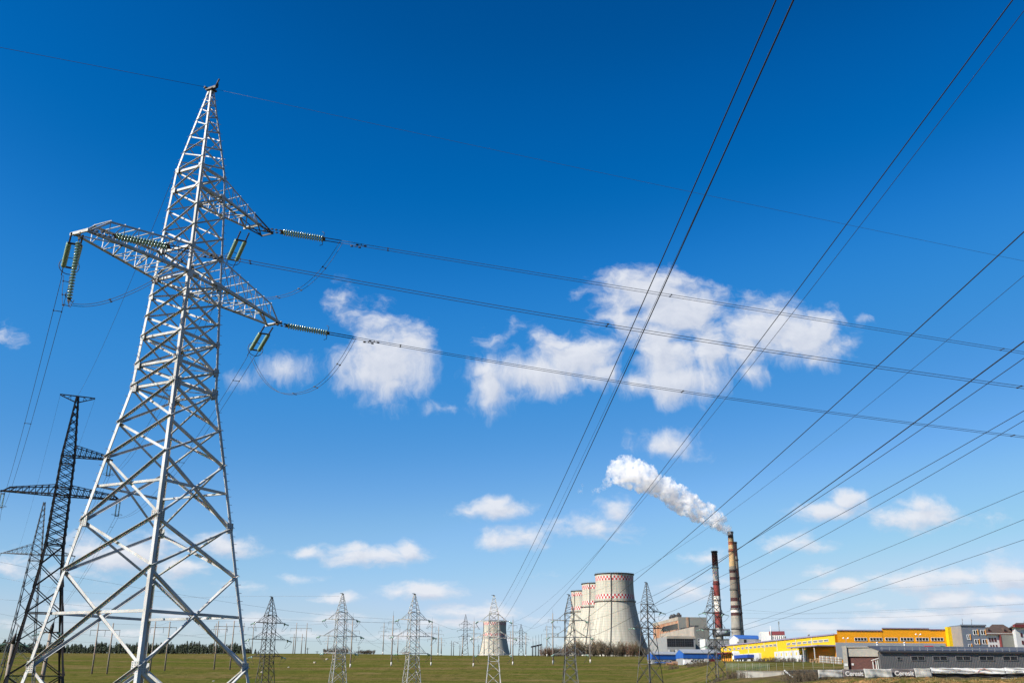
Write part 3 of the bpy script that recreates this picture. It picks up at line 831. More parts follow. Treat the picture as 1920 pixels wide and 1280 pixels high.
# ---- overhead wires between the row and a line of pylons behind the camera
OVER = [('W1', (-5.45, 253.0, 12.84), -87.0, None, 'leftmost of the wires rising over the camera from the pylon at the lone cooling tower'),
 ('W1b', (-4.78, 253.0, 12.85), -87.0, None, 'fainter middle wire rising over the camera from the pylon at the lone cooling tower'),
 ('W2', (-1.72, 253.0, 12.86), -88.0, None, 'thicker right-hand wire rising over the camera from the pylon at the lone cooling tower'),
 ('W3', (4.81, 600.0, 21.48), -88.0, None, 'thick wire climbing across the steam plume to the top right corner'),
 ('W4', (0.36, 600.0, 29.62), -86.0, None, 'thin wire climbing close beside the thick one across the steam plume'),
 ('W5', (18.28, 253.0, 13.11), -87.5, None, 'thick wire climbing from the grey pylon at the cooling tower group'),
 ('W6', (14.75, 253.0, 18.65), -86.0, None, 'thin faint wire climbing from the tip of the grey pylon at the cooling tower group'),
 ('W7', (19.66, 253.0, 9.03), -88.5, None, 'thick wire crossing right of the tall chimney\'s head'),
 ('W8', (18.27, 253.0, 12.72), -86.0, None, 'thin wire just under the thick one crossing right of the tall chimney'),
 ('W9', (30.60, 253.0, 14.72), -87.5, None, 'upper wire of the pair rising right from the narrow-topped dark pylon'),
 ('W10', (36.31, 253.0, 13.85), -87.5, None, 'lower wire of the pair rising right from the narrow-topped dark pylon'),
 ('W11', (54.01, 253.0, 15.24), -87.5, None, 'highest of three wires rising right above the yellow warehouse'),
 ('W12', (55.08, 253.0, 11.14), -87.5, None, 'middle of three wires rising right above the yellow warehouse'),
 ('W13', (53.65, 253.0, 9.73), -87.5, None, 'lowest of three wires rising right above the yellow warehouse')]
OPTS = {'W1': [(935, 1137), (969, 1065), (1068, 880), (1246, 480), (1300, 356), (1453, 0)], 'W1b': [(1083, 880), (1100, 840), (1166, 690), (1271, 481), (1380, 239), (1487, 2)], 'W2': [(1029, 1009), (1085, 880), (1271, 480), (1488, 0)],
 'W3': [(1047, 1121), (1160, 987), (1244, 880), (1544, 480), (1573, 440), (1898, 0)], 'W4': [(1075.6, 1077), (1166, 987), (1254, 880), (1560, 491), (1599, 440), (1920, 21)],
 'W5': [(1116, 1134), (1191, 1084), (1304, 993), (1433, 880), (1706.6, 634), (1920, 431)], 'W6': [(1191, 1074), (1322, 993), (1476, 880), (1700, 700), (1920, 517)],
 'W7': [(1204, 1146), (1225.6, 1134), (1320, 1072), (1385.6, 1028), (1593, 880), (1730, 780), (1920, 641)], 'W8': [(1219, 1120), (1320, 1065), (1405, 1014.6), (1617, 880), (1763, 780), (1920, 671)],
 'W9': [(1235, 1127.5), (1320, 1095), (1385.6, 1064), (1622, 941), (1726, 880), (1920, 768.7)], 'W10': [(1320, 1119.6), (1385.6, 1087), (1648, 947), (1763, 880), (1920, 788)],
 'W11': [(1392, 1134), (1656, 1030), (1790, 975), (1920, 919.5)], 'W12': [(1395.5, 1172), (1700, 1060.5), (1920, 973.6)], 'W13': [(1395.5, 1178.6), (1700, 1085), (1920, 1011)]}
for k, P0, phi, _, lab in OVER:
    P0 = np.array(P0); ph = R(phi); nvec = np.array((-math.sin(ph), math.cos(ph))); dv = np.array((math.cos(ph), math.sin(ph)))
    ss, zz, ww = [], [], []
    for q in OPTS[k]:
        d_ = ray(*q); tt = (nvec @ P0[:2]) / (nvec @ d_[:2]); X_ = d_ * tt
        ss.append((X_[:2] - P0[:2]) @ dv); zz.append(X_[2] - P0[2]); ww.append(1 / np.hypot(*X_[:2]))
    ss, zz, ww = map(np.array, (ss, zz, ww)); A = np.stack([ss, ss ** 2], 1)
    sol = np.linalg.lstsq(A * ww[:, None], zz * ww, rcond=None)[0]
    thick_ = k in ('W2', 'W3', 'W5', 'W7')
    end = ss[-1] + (70 if k in ('W1', 'W1b', 'W2', 'W3', 'W4') else 110)     # on past the camera
    single('overhead_wire', lab, [para(P0, ph, sol[0], sol[1], s_) for s_ in np.linspace(0, end, 64)], {'W1': .021, 'W1b': .008, 'W2': .022, 'W3': .034, 'W4': .029, 'W5': .034, 'W6': .014, 'W7': .034, 'W8': .025}.get(k, .027), 'overhead wires', mt=M['wire_dark'])

# ------------------------------------------------------------------ poles in the field
GP = 'concrete poles across the field'


def pole_obj(h):
    root = thing('concrete_pole', '', 'pole', (0, 0, 0), 0, GP)
    m = MB(); m.tube([(0, 0, -.8), (0, 0, h * .45), (0, 0, h)], [.33, .27, .18], 10, 0); m.build('shaft', M['concrete_pole'], root)
    m = MB(); m.tube([(0, 0, .02), (0, 0, 1.6)], [.345, .33], 10, 0); m.build('painted_foot', M['pole_white'], root)
    m = MB(); m.tube([(0, 0, h), (0, 0, h + 2.0)], [.05, .03], 6); m.build('spike', M['fitting'], root)
    for z, w in ((h - 2.6, 2.0), (h - 5.6, 3.2), (h - 8.4, 2.0)):
        m = MB()
        m.box((0, .2, z), (2 * w, .09, .13)); m.angle((.2, .2, z - .7), (w * .6, .2, z - .05), .08, .02, (0, 1, 0), (0, 0, 1)); m.angle((-.2, .2, z - .7), (-w * .6, .2, z - .05), .08, .02, (0, 1, 0), (0, 0, 1))
        ca = m.build('crossarm', M['grey_steel'], root)
        for s_ in (-1, 1):
            mm = MB(); mm.tube([(s_ * w, .2, z - .05), (s_ * w, .2, z - 1.5)], .06, 6); mm.build('insulator', M['fitting'], ca)
    return root


POLES = [  # base px, base py, top px, top py, label ; metres from the ground line
 (656.6, 1251, 660, 1157, 'single concrete pole right beside the white-legged pale pylon'),
 (733.5, 1247.5, 733.5, 1153, 'tall single concrete pole with a lightning spike, left of the pale pylon between two poles'),
 (808, 1247, 810, 1164, 'single concrete pole close on the right of the pale pylon between two poles'),
 (887.5, 1249, 889, 1164, 'brown concrete pole left of the pylon at the lone cooling tower'),
 (961.4, 1246, 962.6, 1161, 'brown concrete pole right of the lone distant cooling tower'),
 (1037, 1244.6, 1038, 1149, 'pole with a lightning spike just left of the grey pylon'),
 (1107, 1242, 1105, 1156.5, 'pole with a white foot in front of the near cooling tower'),
 (717.5, 1231.5, 719, 1167, 'concrete pole on the field\'s crest right of the low brown hedge'),
 (745, 1231.5, 745.5, 1192, 'short distant pole on the crest beside the spiked tall pole'),
 (821, 1231.5, 822.5, 1174, 'slender pole on the crest, second to the right of the pale pylon'),
 (827, 1231.5, 827.3, 1195, 'small pole on the crest immediately right of a taller slender one'),
 (867, 1231.5, 867.2, 1192, 'short pole on the crest touching the small far pylon\'s left foot'),
 (957, 1231.8, 957.6, 1183, 'far pole on the crest at the right flank of the lone cooling tower'),
 (986, 1231.8, 986, 1186, 'far pole on the crest between the small far pylon and the steel gantry'),
 (1025.6, 1233, 1025.6, 1172.4, 'brown pole on the crest rising from the reddish shrubs'),
 (613, 1231.5, 613.2, 1192, 'far pole rising out of the round brown thicket'),
 (907.5, 1231.8, 907.6, 1185, 'thin brown pole in front of the lone cooling tower\'s left edge'),
 (925, 1231.8, 925, 1173, 'thin brown pole in front of the middle of the lone cooling tower'),
]
proto = pole_obj(21.0); firstp = True
for bx, by, tx, ty, lab in POLES:
    p = on_ground(bx, by) if by > 1236 else at(bx, by, 0.0 + 640)
    if by <= 1236:
        Y_ = 640.; p = at(bx, by, Y_); p[2] = gz(p[0], p[1])
    top = at(tx, ty, p[1]); sc_ = (top[2] - p[2]) / 21.0
    o_ = proto if firstp else copy_tree(proto); firstp = False
    o_.location = tuple(p); o_.scale = (max(.8, sc_) if by > 1236 else 1.0, max(.8, sc_) if by > 1236 else 1.0, sc_); o_['label'] = lab; o_['group'] = GP
    o_.rotation_euler = (0, 0, R(random.uniform(-14, 14)))
for bx, ty, lab in ((846, 1200, 'dark short mast on the crest between the pale pylon and the small far pylon'), (850, 1203, 'short crest pole with a street lamp arm'), (862, 1208, 'tiny dark pole on the crest left of the small far pylon'),
                    (896.7, 1207, 'tiny pole on the crest at the lone cooling tower\'s left foot'), (575.6, 1213, 'tiny far pole just right of the tall twin portal'), (594, 1220, 'stub pole on the crest left of the round thicket'),
                    (672, 1210, 'tiny far pole standing over the low brown hedge')):
    p = at(bx, 1231.5, 655.); p[2] = gz(p[0], p[1]); top = at(bx, ty, 655.); m = MB(); m.tube([(0, 0, -.5), (0, 0, top[2] - p[2])], [.24, .14], 8)
    m.box((0, 0, (top[2] - p[2]) * .82), (2.4, .12, .14)); m.box((0, 0, (top[2] - p[2]) * .68), (1.6, .12, .12))
    if bx == 850:
        m.tube([(0, 0, top[2] - p[2]), (.5, 0, top[2] - p[2] + .4), (2.6, 0, top[2] - p[2] - .5)], .12, 6); m.box((2.7, 0, top[2] - p[2] - .55), (1.3, .4, .25))
    ob = m.build('concrete_pole', M['shaded'], None); ob.location = tuple(p); tag(ob, lab, 'pole', 'small far poles on the crest')


def portal(px0, py0, px1, py1, tops, beam_l, beam_r, beam_y, lab, Y_=None, group='twin-pole portals across the field'):
    a = on_ground(px0, py0) if Y_ is None else at(px0, py0, Y_)
    b_ = at(px1, py1, a[1]); b_[2] = gz(b_[0], b_[1]); a[2] = gz(a[0], a[1])
    top = at(tops[0], tops[1], a[1]); H_ = top[2] - a[2]
    root = thing('portal_pole', lab, 'power pole', tuple(a), 0, group)
    for q in (np.zeros(3), b_ - a):
        m = MB(); m.tube([q + V(0, 0, -.6), q + V(0, 0, H_)], [.30, .19], 10); m.build('pole_shaft', M['concrete_pole'], root)
    L_, R_ = at(beam_l, beam_y, a[1]) - a, at(beam_r, beam_y, a[1]) - a
    m = MB(); c_ = (L_ + R_) / 2; z_ = c_[2]
    m.box((c_[0], .3, z_), (R_[0] - L_[0], .12, .22)); m.build('beam', M['grey_steel'], root)
    for f in (.01, .5, .99):
        q = L_ + (R_ - L_) * f; m = strings(None, None, (q[0], .3, z_ - .1), (0, 0, -1), 1.9, 12, .12); m.build('insulator', M['fitting'], root)
    return a, L_, R_, z_


portal(172, 1262.5, 200.5, 1260.5, (183.6, 1167), 169, 225, 1180.6, 'twin-pole portal seen through the bright pylon\'s legs, left of its near foot')
portal(281, 1257, 308.6, 1256, (317.7, 1164.5), 282, 331, 1175.5, 'twin-pole portal directly behind the bright pylon\'s near leg')
portal(401, 1254.5, 431, 1254, (437.5, 1163), 401, 451, 1173.6, 'twin-pole portal near the bright pylon\'s right foot')
portal(399.5, 1230.5, 419, 1230.5, (422, 1168), 396, 427, 1179, 'far twin-pole portal on the crest behind the portal at the right foot', 640)
portal(452, 1230.5, 471, 1230.5, (475, 1167), 465, 494, 1175.6, 'far twin-pole portal just left of the dark weathered pylon', 640)
portal(552, 1231, 571.6, 1231, (575, 1167), 545, 584, 1177, 'tall twin-pole portal on the crest between the dark and the white-legged pylons', 640)
portal(548.5, 1231, 564, 1231, (566.5, 1187.5), 544, 571, 1194.4, 'lower twin-pole portal on the crest beside the tall one', 650)
# two stout terminal poles by the black pylon
for (bx, by, tx, ty, lab) in ((11, 1279, 24, 1206, 'stout leaning concrete pole with a green glass insulator at the left edge'), (81, 1262, 95, 1186, 'stout concrete pole with a dark steel head between the black pylon\'s legs')):
    Y_ = 150.; a, b_ = at(bx, by, Y_), at(tx, ty, Y_); d_ = (b_ - a); a = a - d_ * ((a[2] - gz(a[0], a[1]) + .3) / d_[2])
    root = thing('terminal_pole', lab, 'pole', tuple(a), 0, 'stout poles by the black pylon')
    m = MB(); m.tube([(0, 0, 0), b_ - a], [.34, .24], 12); m.build('pole_shaft', M['concrete_pole'], root)
    e = b_ - a
    m = MB(); m.tube([e, e + V(.1, 0, .9), e + V(.25, 0, 1.6)], [.3, .28, .06], 8); m.box(e + V(0, 0, .1), (2.4, .2, .2)); m.tube([e + V(.2, 0, 1.3), e + V(.35, 0, 2.6)], .05, 6); m.build('steel_head', M['blackpaint'], root)
    for s_ in (-1, 1):
        m = strings(None, None, e + V(s_ * .9, 0, 0), (s_, -.2, -.25), 1.8, 12, .17); m.build('insulator', M['glassgreen'], root)

# ---- thin far lines across the sky low over the field
FL = 'thin far lines low over the field'
LINES = [
 ([(0, 1053), (135, 1080), (276, 1104), (500, 1140), (620, 1153.5), (734, 1160)], 300, 440, .03, 'thin line from the left edge past the dark weathered pylon to the spiked pole'),
 ([(0, 1082), (135, 1109), (350, 1120), (470, 1117), (636, 1117)], 300, 260, .02, 'faint line running to the tip of the white-legged pale pylon'),
 ([(0, 1123), (130, 1132), (300, 1150), (470, 1158), (640, 1166), (733, 1166)], 380, 440, .03, 'thin line through the bright pylon\'s lower brace toward the spiked tall pole'),
 ([(0, 1168), (169, 1190), (225, 1195)], 430, 430, .03, 'thin line reaching the left portal from the left edge'),
 ([(0, 1150), (80, 1165), (184, 1168), (300, 1172), (317, 1165), (409, 1163), (555, 1167)], 430, 600, .03, 'thin line linking the tops of the portals'),
 ([(225, 1192), (255, 1194), (285, 1188), (345, 1192), (403, 1186)], 430, 460, .03, 'thin line hanging between the two left portals'),
 ([(331, 1188), (390, 1196), (451, 1186), (500, 1197), (545, 1188)], 440, 620, .035, 'thin line hanging from the middle portals to the tall portal'),
 ([(584, 1188), (700, 1203), (720, 1190), (800, 1200), (900, 1188)], 630, 640, .045, 'thin line sagging right from the tall portal past the white-legged pylon'),
 ([(0, 1195), (200, 1205), (400, 1208), (560, 1200), (740, 1206)], 700, 700, .045, 'lowest faint line just over the dark forest'),
 ([(476, 1165), (565, 1172), (660, 1164)], 500, 440, .03, 'short line sagging behind the dark weathered pylon'),
 ([(660, 1164), (735, 1168), (810, 1170)], 440, 440, .03, 'short line between the poles either side of the pale pylon'),
 ([(668, 1163), (700, 1192), (745, 1222)], 254, 700, .03, 'line sloping down right from the white-legged pylon to the crest'),
 ([(677, 1192), (700, 1208), (740, 1226)], 254, 700, .03, 'lower line sloping down right from the white-legged pylon to the crest'),
 ([(810, 1165), (850, 1180), (889, 1168)], 440, 445, .03, 'line slung between the two poles right of the pale pylon'),
 ([(962, 1166), (1000, 1178), (1038, 1160)], 445, 445, .03, 'line slung from the brown pole to the spiked pole left of the grey pylon'),
 ([(1371, 1141), (1500, 1150), (1700, 1142), (1925, 1132)], 500, 500, .03, 'upper of the level lines above the yellow warehouse'),
 ([(1371, 1148), (1500, 1151), (1700, 1146), (1925, 1130.5)], 505, 500, .02, 'faint level line close under the upper one above the yellow warehouse'),
 ([(1371, 1158), (1500, 1159), (1700, 1156), (1925, 1144.5)], 500, 500, .03, 'lower of the level lines above the yellow warehouse'),
 ([(1371, 1105), (1650, 1103), (1925, 1086)], 800, 800, .03, 'faint high level line through the clouds at the right'),
 ([(1440, 1180), (1600, 1180), (1784, 1174)], 620, 620, .03, 'line just over the yellow and orange roofs'),
]
for pts, Ya, Yb, r_, lab in LINES:
    pts = np.array(pts, float); tt = np.linspace(0, 1, len(pts)); n_ = 30
    # smooth run through the surveyed points
    u = np.linspace(0, 1, n_); xx = np.interp(u, tt, pts[:, 0]); 
    deg = min(len(pts) - 1, 3); yy_ = np.interp(xx, pts[:, 0], pts[:, 1])
    for _ in range(2 if len(pts) > 2 else 0):
        yy_[1:-1] = (yy_[:-2] + 2 * yy_[1:-1] + yy_[2:]) / 4
    P_ = [at(x, y, Ya + (Yb - Ya) * f) for x, y, f in zip(xx, yy_, u)]
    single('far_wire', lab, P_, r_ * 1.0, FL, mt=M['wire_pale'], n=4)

# ------------------------------------------------------------------ cooling towers
M['ct'] = None
cm = bpy.data.materials.new('streaked_tower_concrete'); cm.use_nodes = True; t = cm.node_tree; b = t.nodes['Principled BSDF']; b.inputs['Roughness'].default_value = .9; b.inputs['Specular IOR Level'].default_value = .2
c = nd(t, 'ShaderNodeTexCoord'); P = c.outputs['Object']
sxyz = nd(t, 'ShaderNodeSeparateXYZ'); t.links.new(P, sxyz.inputs[0])
ang = mth(t, 'ARCTAN2', sxyz.outputs[1], sxyz.outputs[0])
cyl = nd(t, 'ShaderNodeCombineXYZ'); t.links.new(mth(t, 'MULTIPLY', ang, 24.0), cyl.inputs[0]); t.links.new(sxyz.outputs[2], cyl.inputs[1])
base = mixc(t, mapr(t, noise(t, cyl.outputs[0], .5, (1, .05, 1), 6, .7), .40, .68), (.37, .36, .31), (.22, .212, .185))
base = mixc(t, mapr(t, noise(t, cyl.outputs[0], .06, (1, 1, 1), 4), .4, .65, 0, .5), base, (.28, .267, .22))
fz = mth(t, 'FRACT', mth(t, 'MULTIPLY', sxyz.outputs[2], .42)); fa = mth(t, 'FRACT', mth(t, 'MULTIPLY', ang, 76 / 6.2832))
grid = mth(t, 'MAXIMUM', mth(t, 'LESS_THAN', fz, .13), mth(t, 'LESS_THAN', fa, .11))
base = mixc(t, mth(t, 'MULTIPLY', grid, .3), base, (.12, .116, .105))
t.links.new(base, b.inputs['Base Color']); M['ct'] = cm
M['ct_red'] = mat('faded_red_paint', (.42, .03, .04), .8, noise=(.25, .3, None)); M['ct_white'] = mat('white_tower_paint', (.56, .55, .52), .8, noise=(.2, .12, None))
M['ct_dark'] = mat('dark_rim_steel', (.05, .05, .055), .7)


def ct_profile(z, H_):
    k = H_ / 77.0
    return np.interp(z / k, [0, 5, 14, 24, 34, 46, 51, 60, 68, 77], [33.4, 31.6, 28.3, 25.5, 23.0, 20.6, 19.8, 19.0, 18.8, 19.2]) * k


def cooling_tower(lab):
    root = thing('cooling_tower', lab, 'cooling tower', (0, 0, 0), 0, 'concrete cooling towers')
    H_ = 77.0; nseg = 66
    zs = list(np.linspace(4.5, 50.5, 28)) + [53.0, 55.1, 57.2] + list(np.linspace(57.2, 70.4, 9))[1:] + [72.5, 74.6] + [76.4, 77.0]
    zs = sorted(set(np.round(zs, 3)))
    m = MB()
    def mf(i, k):
        z = zs[i]
        for z0 in (53.0, 70.4):
            for r_ in (0, 1):
                if abs(z - (z0 + 2.1 * r_)) < .02:
                    return 1 if (k + r_) % 2 else 2
        return 3 if z >= 76.3 else 0
    m.lathe([(ct_profile(z, H_), z) for z in zs], (0, 0, 0), (0, 0, 1), nseg, matf=mf)
    m.lathe([(ct_profile(z, H_) - .5, z) for z in reversed(zs)], (0, 0, 0), (0, 0, 1), nseg)
    m.build('shell', [M['ct'], M['ct_red'], M['ct_white'], M['ct_dark']], root)
    m = MB(); r_ = ct_profile(50.5, H_)
    m.lathe([(r_ + .02, 50.2), (r_ + .9, 50.2), (r_ + .9, 50.6), (r_ + .02, 50.6)], (0, 0, 0), (0, 0, 1), nseg)
    for k in range(66):
        a = 2 * math.pi * k / 66; m.box(((r_ + .85) * math.cos(a), (r_ + .85) * math.sin(a), 51.1), (.14, .14, 1.1))
    m.lathe([(r_ + .8, 51.6), (r_ + .92, 51.6), (r_ + .92, 51.75), (r_ + .8, 51.75)], (0, 0, 0), (0, 0, 1), nseg)
    m.build('gallery', M['ct_dark'], root)
    m = MB(); r_ = ct_profile(77, H_)
    m.lathe([(r_ - .6, 77.0), (r_ + .7, 76.6), (r_ + .7, 77.5), (r_ - .6, 77.5)], (0, 0, 0), (0, 0, 1), nseg)
    for k in range(44):
        a = 2 * math.pi * k / 44; m.box((r_ * math.cos(a), r_ * math.sin(a), 78.1), (.1, .1, 1.2))
    m.build('rim_walkway', M['ct_dark'], root)
    m = MB(); a = R(-106)
    m.tube([((ct_profile(z, H_) + .35) * math.cos(a), (ct_profile(z, H_) + .35) * math.sin(a), z) for z in np.linspace(4.6, 77, 26)], .42, 6)
    m.build('ladder_run', M['ct_dark'], root)
    m = MB()
    for k in range(48):
        a, a2 = 2 * math.pi * k / 48, 2 * math.pi * (k + .5) / 48; r0, r1 = 33.8, 31.6
        for s_ in (-1, 1):
            m.tube([(r0 * math.cos(a2), r0 * math.sin(a2), -.5), (r1 * math.cos(a2 + s_ * math.pi / 48), r1 * math.sin(a2 + s_ * math.pi / 48), 4.9)], .38, 6)
    m.build('raking_columns', M['ct'], root)
    m = MB(); m.lathe([(29.0, -1), (29.0, 4.6)], (0, 0, 0), (0, 0, 1), 48); m.build('louvre_skirt', M['ct_dark'], root)
    m = MB(); m.lathe([(35.4, -3), (35.4, .6), (34.3, .6), (34.3, -3)], (0, 0, 0), (0, 0, 1), 48); m.build('basin_wall', M['ct'], root)
    return root


ct0 = cooling_tower('nearest and largest of the three grouped cooling towers, with a dark ladder line')
for i, (px, pyt, Y_, lab) in enumerate(((1151.7, 1077.0, 1000., None), (1121.6, 1094.5, 1170., 'middle of the three grouped cooling towers, half behind the largest'), (1098.0, 1108.5, 1330., 'leftmost and rear of the three grouped cooling towers'), (928.0, 1163.8, 1690., 'lone small distant cooling tower behind a pale pylon'))):
    o_ = ct0 if i == 0 else copy_tree(ct0)
    p = at(px, pyt, Y_); o_.location = (p[0], p[1], p[2] - 77.0)
    if lab:
        o_['label'] = lab; o_.rotation_euler = (0, 0, R(-20 * i))

# ------------------------------------------------------------------ chimneys
CHG = 'power station chimneys'
cmat = {k: mat('chimney_' + k, v, .85, noise=(.25, .28, None), stretch=(1, 1, .35)) for k, v in dict(soot=(.03, .02, .018), cream=(.44, .31, .16), orange=(.31, .095, .04), grey=(.205, .18, .148), maroon=(.06, .018, .02), white=(.78, .75, .70), brick=(.21, .034, .03), pale=(.34, .315, .27), darkred=(.075, .024, .018)).items()}
ckeys = list(cmat)


def chimney(lab, top, bot, r_top, r_bot, Y_, bands):
    """bands: (image row where a band starts, paint)"""
    T_ = at(top[0], top[1], Y_); B_ = at(bot[0], bot[1], Y_); base = np.array((T_[0], Y_, gz(T_[0], Y_) - .5)); H_ = T_[2] - base[2]
    mpp = abs(at(top[0] + 1, top[1], Y_)[0] - T_[0]); rt = r_top * mpp
    zb = B_[2] - base[2]; rb_ = r_bot * abs(at(bot[0] + 1, bot[1], Y_)[0] - B_[0])
    root = thing('chimney', lab, 'chimney', tuple(base), 0, CHG)
    rad = lambda z: rt + (rb_ - rt) * ((H_ - z) / (H_ - zb)) ** 1.25 if z < H_ else rt
    cuts = [0.0] + [at(top[0], y, Y_)[2] - base[2] for y, _ in reversed(bands)][0:]
    names = [n for _, n in reversed(bands)]
    tops = [at(top[0], y, Y_)[2] - base[2] for y, _ in reversed(bands)]   # top height of each band, from the ground up
    prof, mats_ = [], []
    z0 = 0.0
    for zt_, n in zip(tops, names):
        for z in np.linspace(z0, zt_, 5)[:-1]:
            prof.append((rad(z), z)); mats_.append(ckeys.index(n))
        z0 = zt_
    prof.append((rt, H_)); prof.append((rt * .8, H_)); mats_.append(0); prof.append((rt * .8, H_ - 6)); mats_.append(0)
    m = MB(); m.lathe(prof, (0, 0, 0), (0, 0, 1), 28, matf=lambda i, k: mats_[min(i, len(mats_) - 1)]); m.build('shaft', list(cmat.values()), root)
    for z in np.linspace(H_ * .22, H_ - 1.2, 6):
        m = MB(); r_ = rad(z); m.lathe([(r_, z), (r_ + .55, z), (r_ + .55, z + .35), (r_, z + .35)], (0, 0, 0), (0, 0, 1), 28)
        for k in range(14):
            a = 2 * math.pi * k / 14; m.box(((r_ + .5) * math.cos(a), (r_ + .5) * math.sin(a), z + .8), (.09, .09, 1.0))
        m.lathe([(r_ + .45, z + 1.2), (r_ + .55, z + 1.2), (r_ + .55, z + 1.35), (r_ + .45, z + 1.35)], (0, 0, 0), (0, 0, 1), 28)
        m.build('gallery', M['ct_dark'], root)
    m = MB(); a = R(-62); m.tube([((rad(z) + .25) * math.cos(a), (rad(z) + .25) * math.sin(a), z) for z in np.linspace(2, H_, 14)], .16, 5); m.build('ladder_run', M['ct_dark'], root)
    return base, H_


yb = lambda v: 960 + v / 4.0
tallb, tallH = chimney('tallest banded chimney with a sooty head giving off the steam plume', (1369.3, 996.3), (1380.2, 1188), 4.9, 10.2, 900.,
    [(yb(145), 'soot'), (yb(195), 'cream'), (yb(220), 'orange'), (yb(245), 'cream'), (yb(275), 'orange'), (yb(300), 'cream'), (yb(405), 'grey'), (yb(430), 'maroon'), (yb(455), 'grey'), (yb(485), 'maroon'), (yb(507), 'grey'), (yb(640), 'maroon'), (yb(668), 'pale'), (yb(697), 'maroon'), (yb(722), 'white'), (yb(750), 'maroon'), (yb(775), 'pale')])
chimney('dark grey and maroon chimney close behind the tallest one', (1376.6, 1015.6), (1386.5, 1188), 4.6, 6.6, 985.,
    [(yb(222), 'soot'), (yb(250), 'maroon'), (yb(330), 'grey'), (yb(420), 'maroon'), (yb(470), 'soot'), (yb(540), 'maroon'), (yb(640), 'grey'), (yb(660), 'maroon'), (yb(820), 'pale'), (yb(900), 'soot')])
chimney('shorter red and white striped chimney with a dark brown top', (1339.3, 1032.6), (1350.2, 1190), 5.4, 7.2, 940.,
    [(yb(290), 'soot'), (yb(320), 'darkred'), (yb(400), 'white'), (yb(515), 'brick'), (yb(628), 'white'), (yb(745), 'brick'), (yb(865), 'pale')])

# steam plume: a drifting body of steam made of puffs, filled with an uneven volume
PUFF = [(1364, 993, 8), (1358, 989, 10), (1347, 980, 15), (1338, 973, 18), (1168, 884, 27), (1192, 888, 27), (1158, 880, 20), (1212, 893, 24), (1203, 903, 20), (1222, 905, 22), (1176, 868, 16), (1252, 912, 20), (1295, 940, 18), (1268, 925, 20), (1180, 900, 18), (1366, 994, 5), (1360, 989, 8), (1352, 984, 10), (1344, 979, 13), (1335, 971, 17), (1322, 966, 20), (1310, 960, 22), (1298, 952, 22), (1286, 945, 24), (1273, 938, 25), (1262, 930, 26), (1250, 922, 24), (1240, 914, 24), (1228, 912, 22), (1218, 906, 18), (1200, 890, 22), (1188, 892, 22), (1198, 880, 18), (1172, 885, 22), (1160, 887, 20), (1170, 870, 17), (1174, 862, 10), (1150, 892, 14), (1138, 906, 9), (1132, 914, 7), (1120, 918, 6), (1112, 920, 5), (1088, 918, 5), (1092, 908, 4), (1278, 922, 15), (1290, 930, 14), (1330, 955, 13), (1343, 962, 11), (1305, 942, 12), (1240, 900, 12), (1178, 902, 12), (1355, 975, 8)]
vs, fs = [], []
icov, icof = [], []
_bm = MB()
PY = tallb[1]
for (px, py, r_) in PUFF:
    dpx = 1366 - px
    p = at(px, py, PY + random.uniform(-6, 6) - dpx * .05); rr = r_ * (.47 if px < 1225 else .42)
    m_ = MB(); nlat, nlon = 8, 12
    prof = [(rr * math.sin(math.pi * i / nlat) + .01, -rr * math.cos(math.pi * i / nlat)) for i in range(nlat + 1)]
    _bm.lathe(prof, p, (0, 0, 1), nlon, cap=True)
pl = _bm.build('steam_plume', [], None)
rm = pl.modifiers.new('weld', 'REMESH'); rm.mode = 'VOXEL'; rm.voxel_size = .8
dsm = pl.modifiers.new('billow', 'DISPLACE'); tx = bpy.data.textures.new('billow', 'CLOUDS'); tx.noise_scale = 7.0; tx.noise_depth = 3; dsm.texture = tx; dsm.texture_coords = 'GLOBAL'; dsm.strength = 6.5; dsm.mid_level = .42
ds2 = pl.modifiers.new('wisps', 'DISPLACE'); tx2 = bpy.data.textures.new('wisps', 'CLOUDS'); tx2.noise_scale = 2.6; tx2.noise_depth = 4; ds2.texture = tx2; ds2.texture_coords = 'GLOBAL'; ds2.strength = 5.5; ds2.mid_level = .5
pl['kind'] = 'stuff'
vm = bpy.data.materials.new('steam'); vm.use_nodes = True; t = vm.node_tree; t.nodes.remove(t.nodes['Principled BSDF'])
pv = nd(t, 'ShaderNodeVolumePrincipled'); pv.inputs['Color'].default_value = (.985, .985, .99, 1); pv.inputs['Anisotropy'].default_value = .25
c = nd(t, 'ShaderNodeTexCoord')
nn = noise(t, c.outputs['Object'], .17, (1, 1, 1), 8, .72)
n2 = noise(t, c.outputs['Object'], .055, (1, 1, 1), 4, .6)
t.links.new(mth(t, 'MULTIPLY', mapr(t, nn, .43, .70), mapr(t, n2, .28, .56, .22, .8)), pv.inputs['Density'])
sxp = nd(t, 'ShaderNodeSeparateXYZ'); t.links.new(c.outputs['Object'], sxp.inputs[0]); old_ = pv.inputs['Density'].links[0].from_socket      # steam thins as it drifts left
t.links.new(mth(t, 'MULTIPLY', old_, mapr(t, sxp.outputs[0], 62., 135., .14, 1.)), pv.inputs['Density'])
t.links.new(pv.outputs[0], t.nodes['Material Output'].inputs['Volume'])
pl.data.materials.append(vm)
tag(pl, 'white steam plume drifting up and left from the tallest chimney', 'steam')

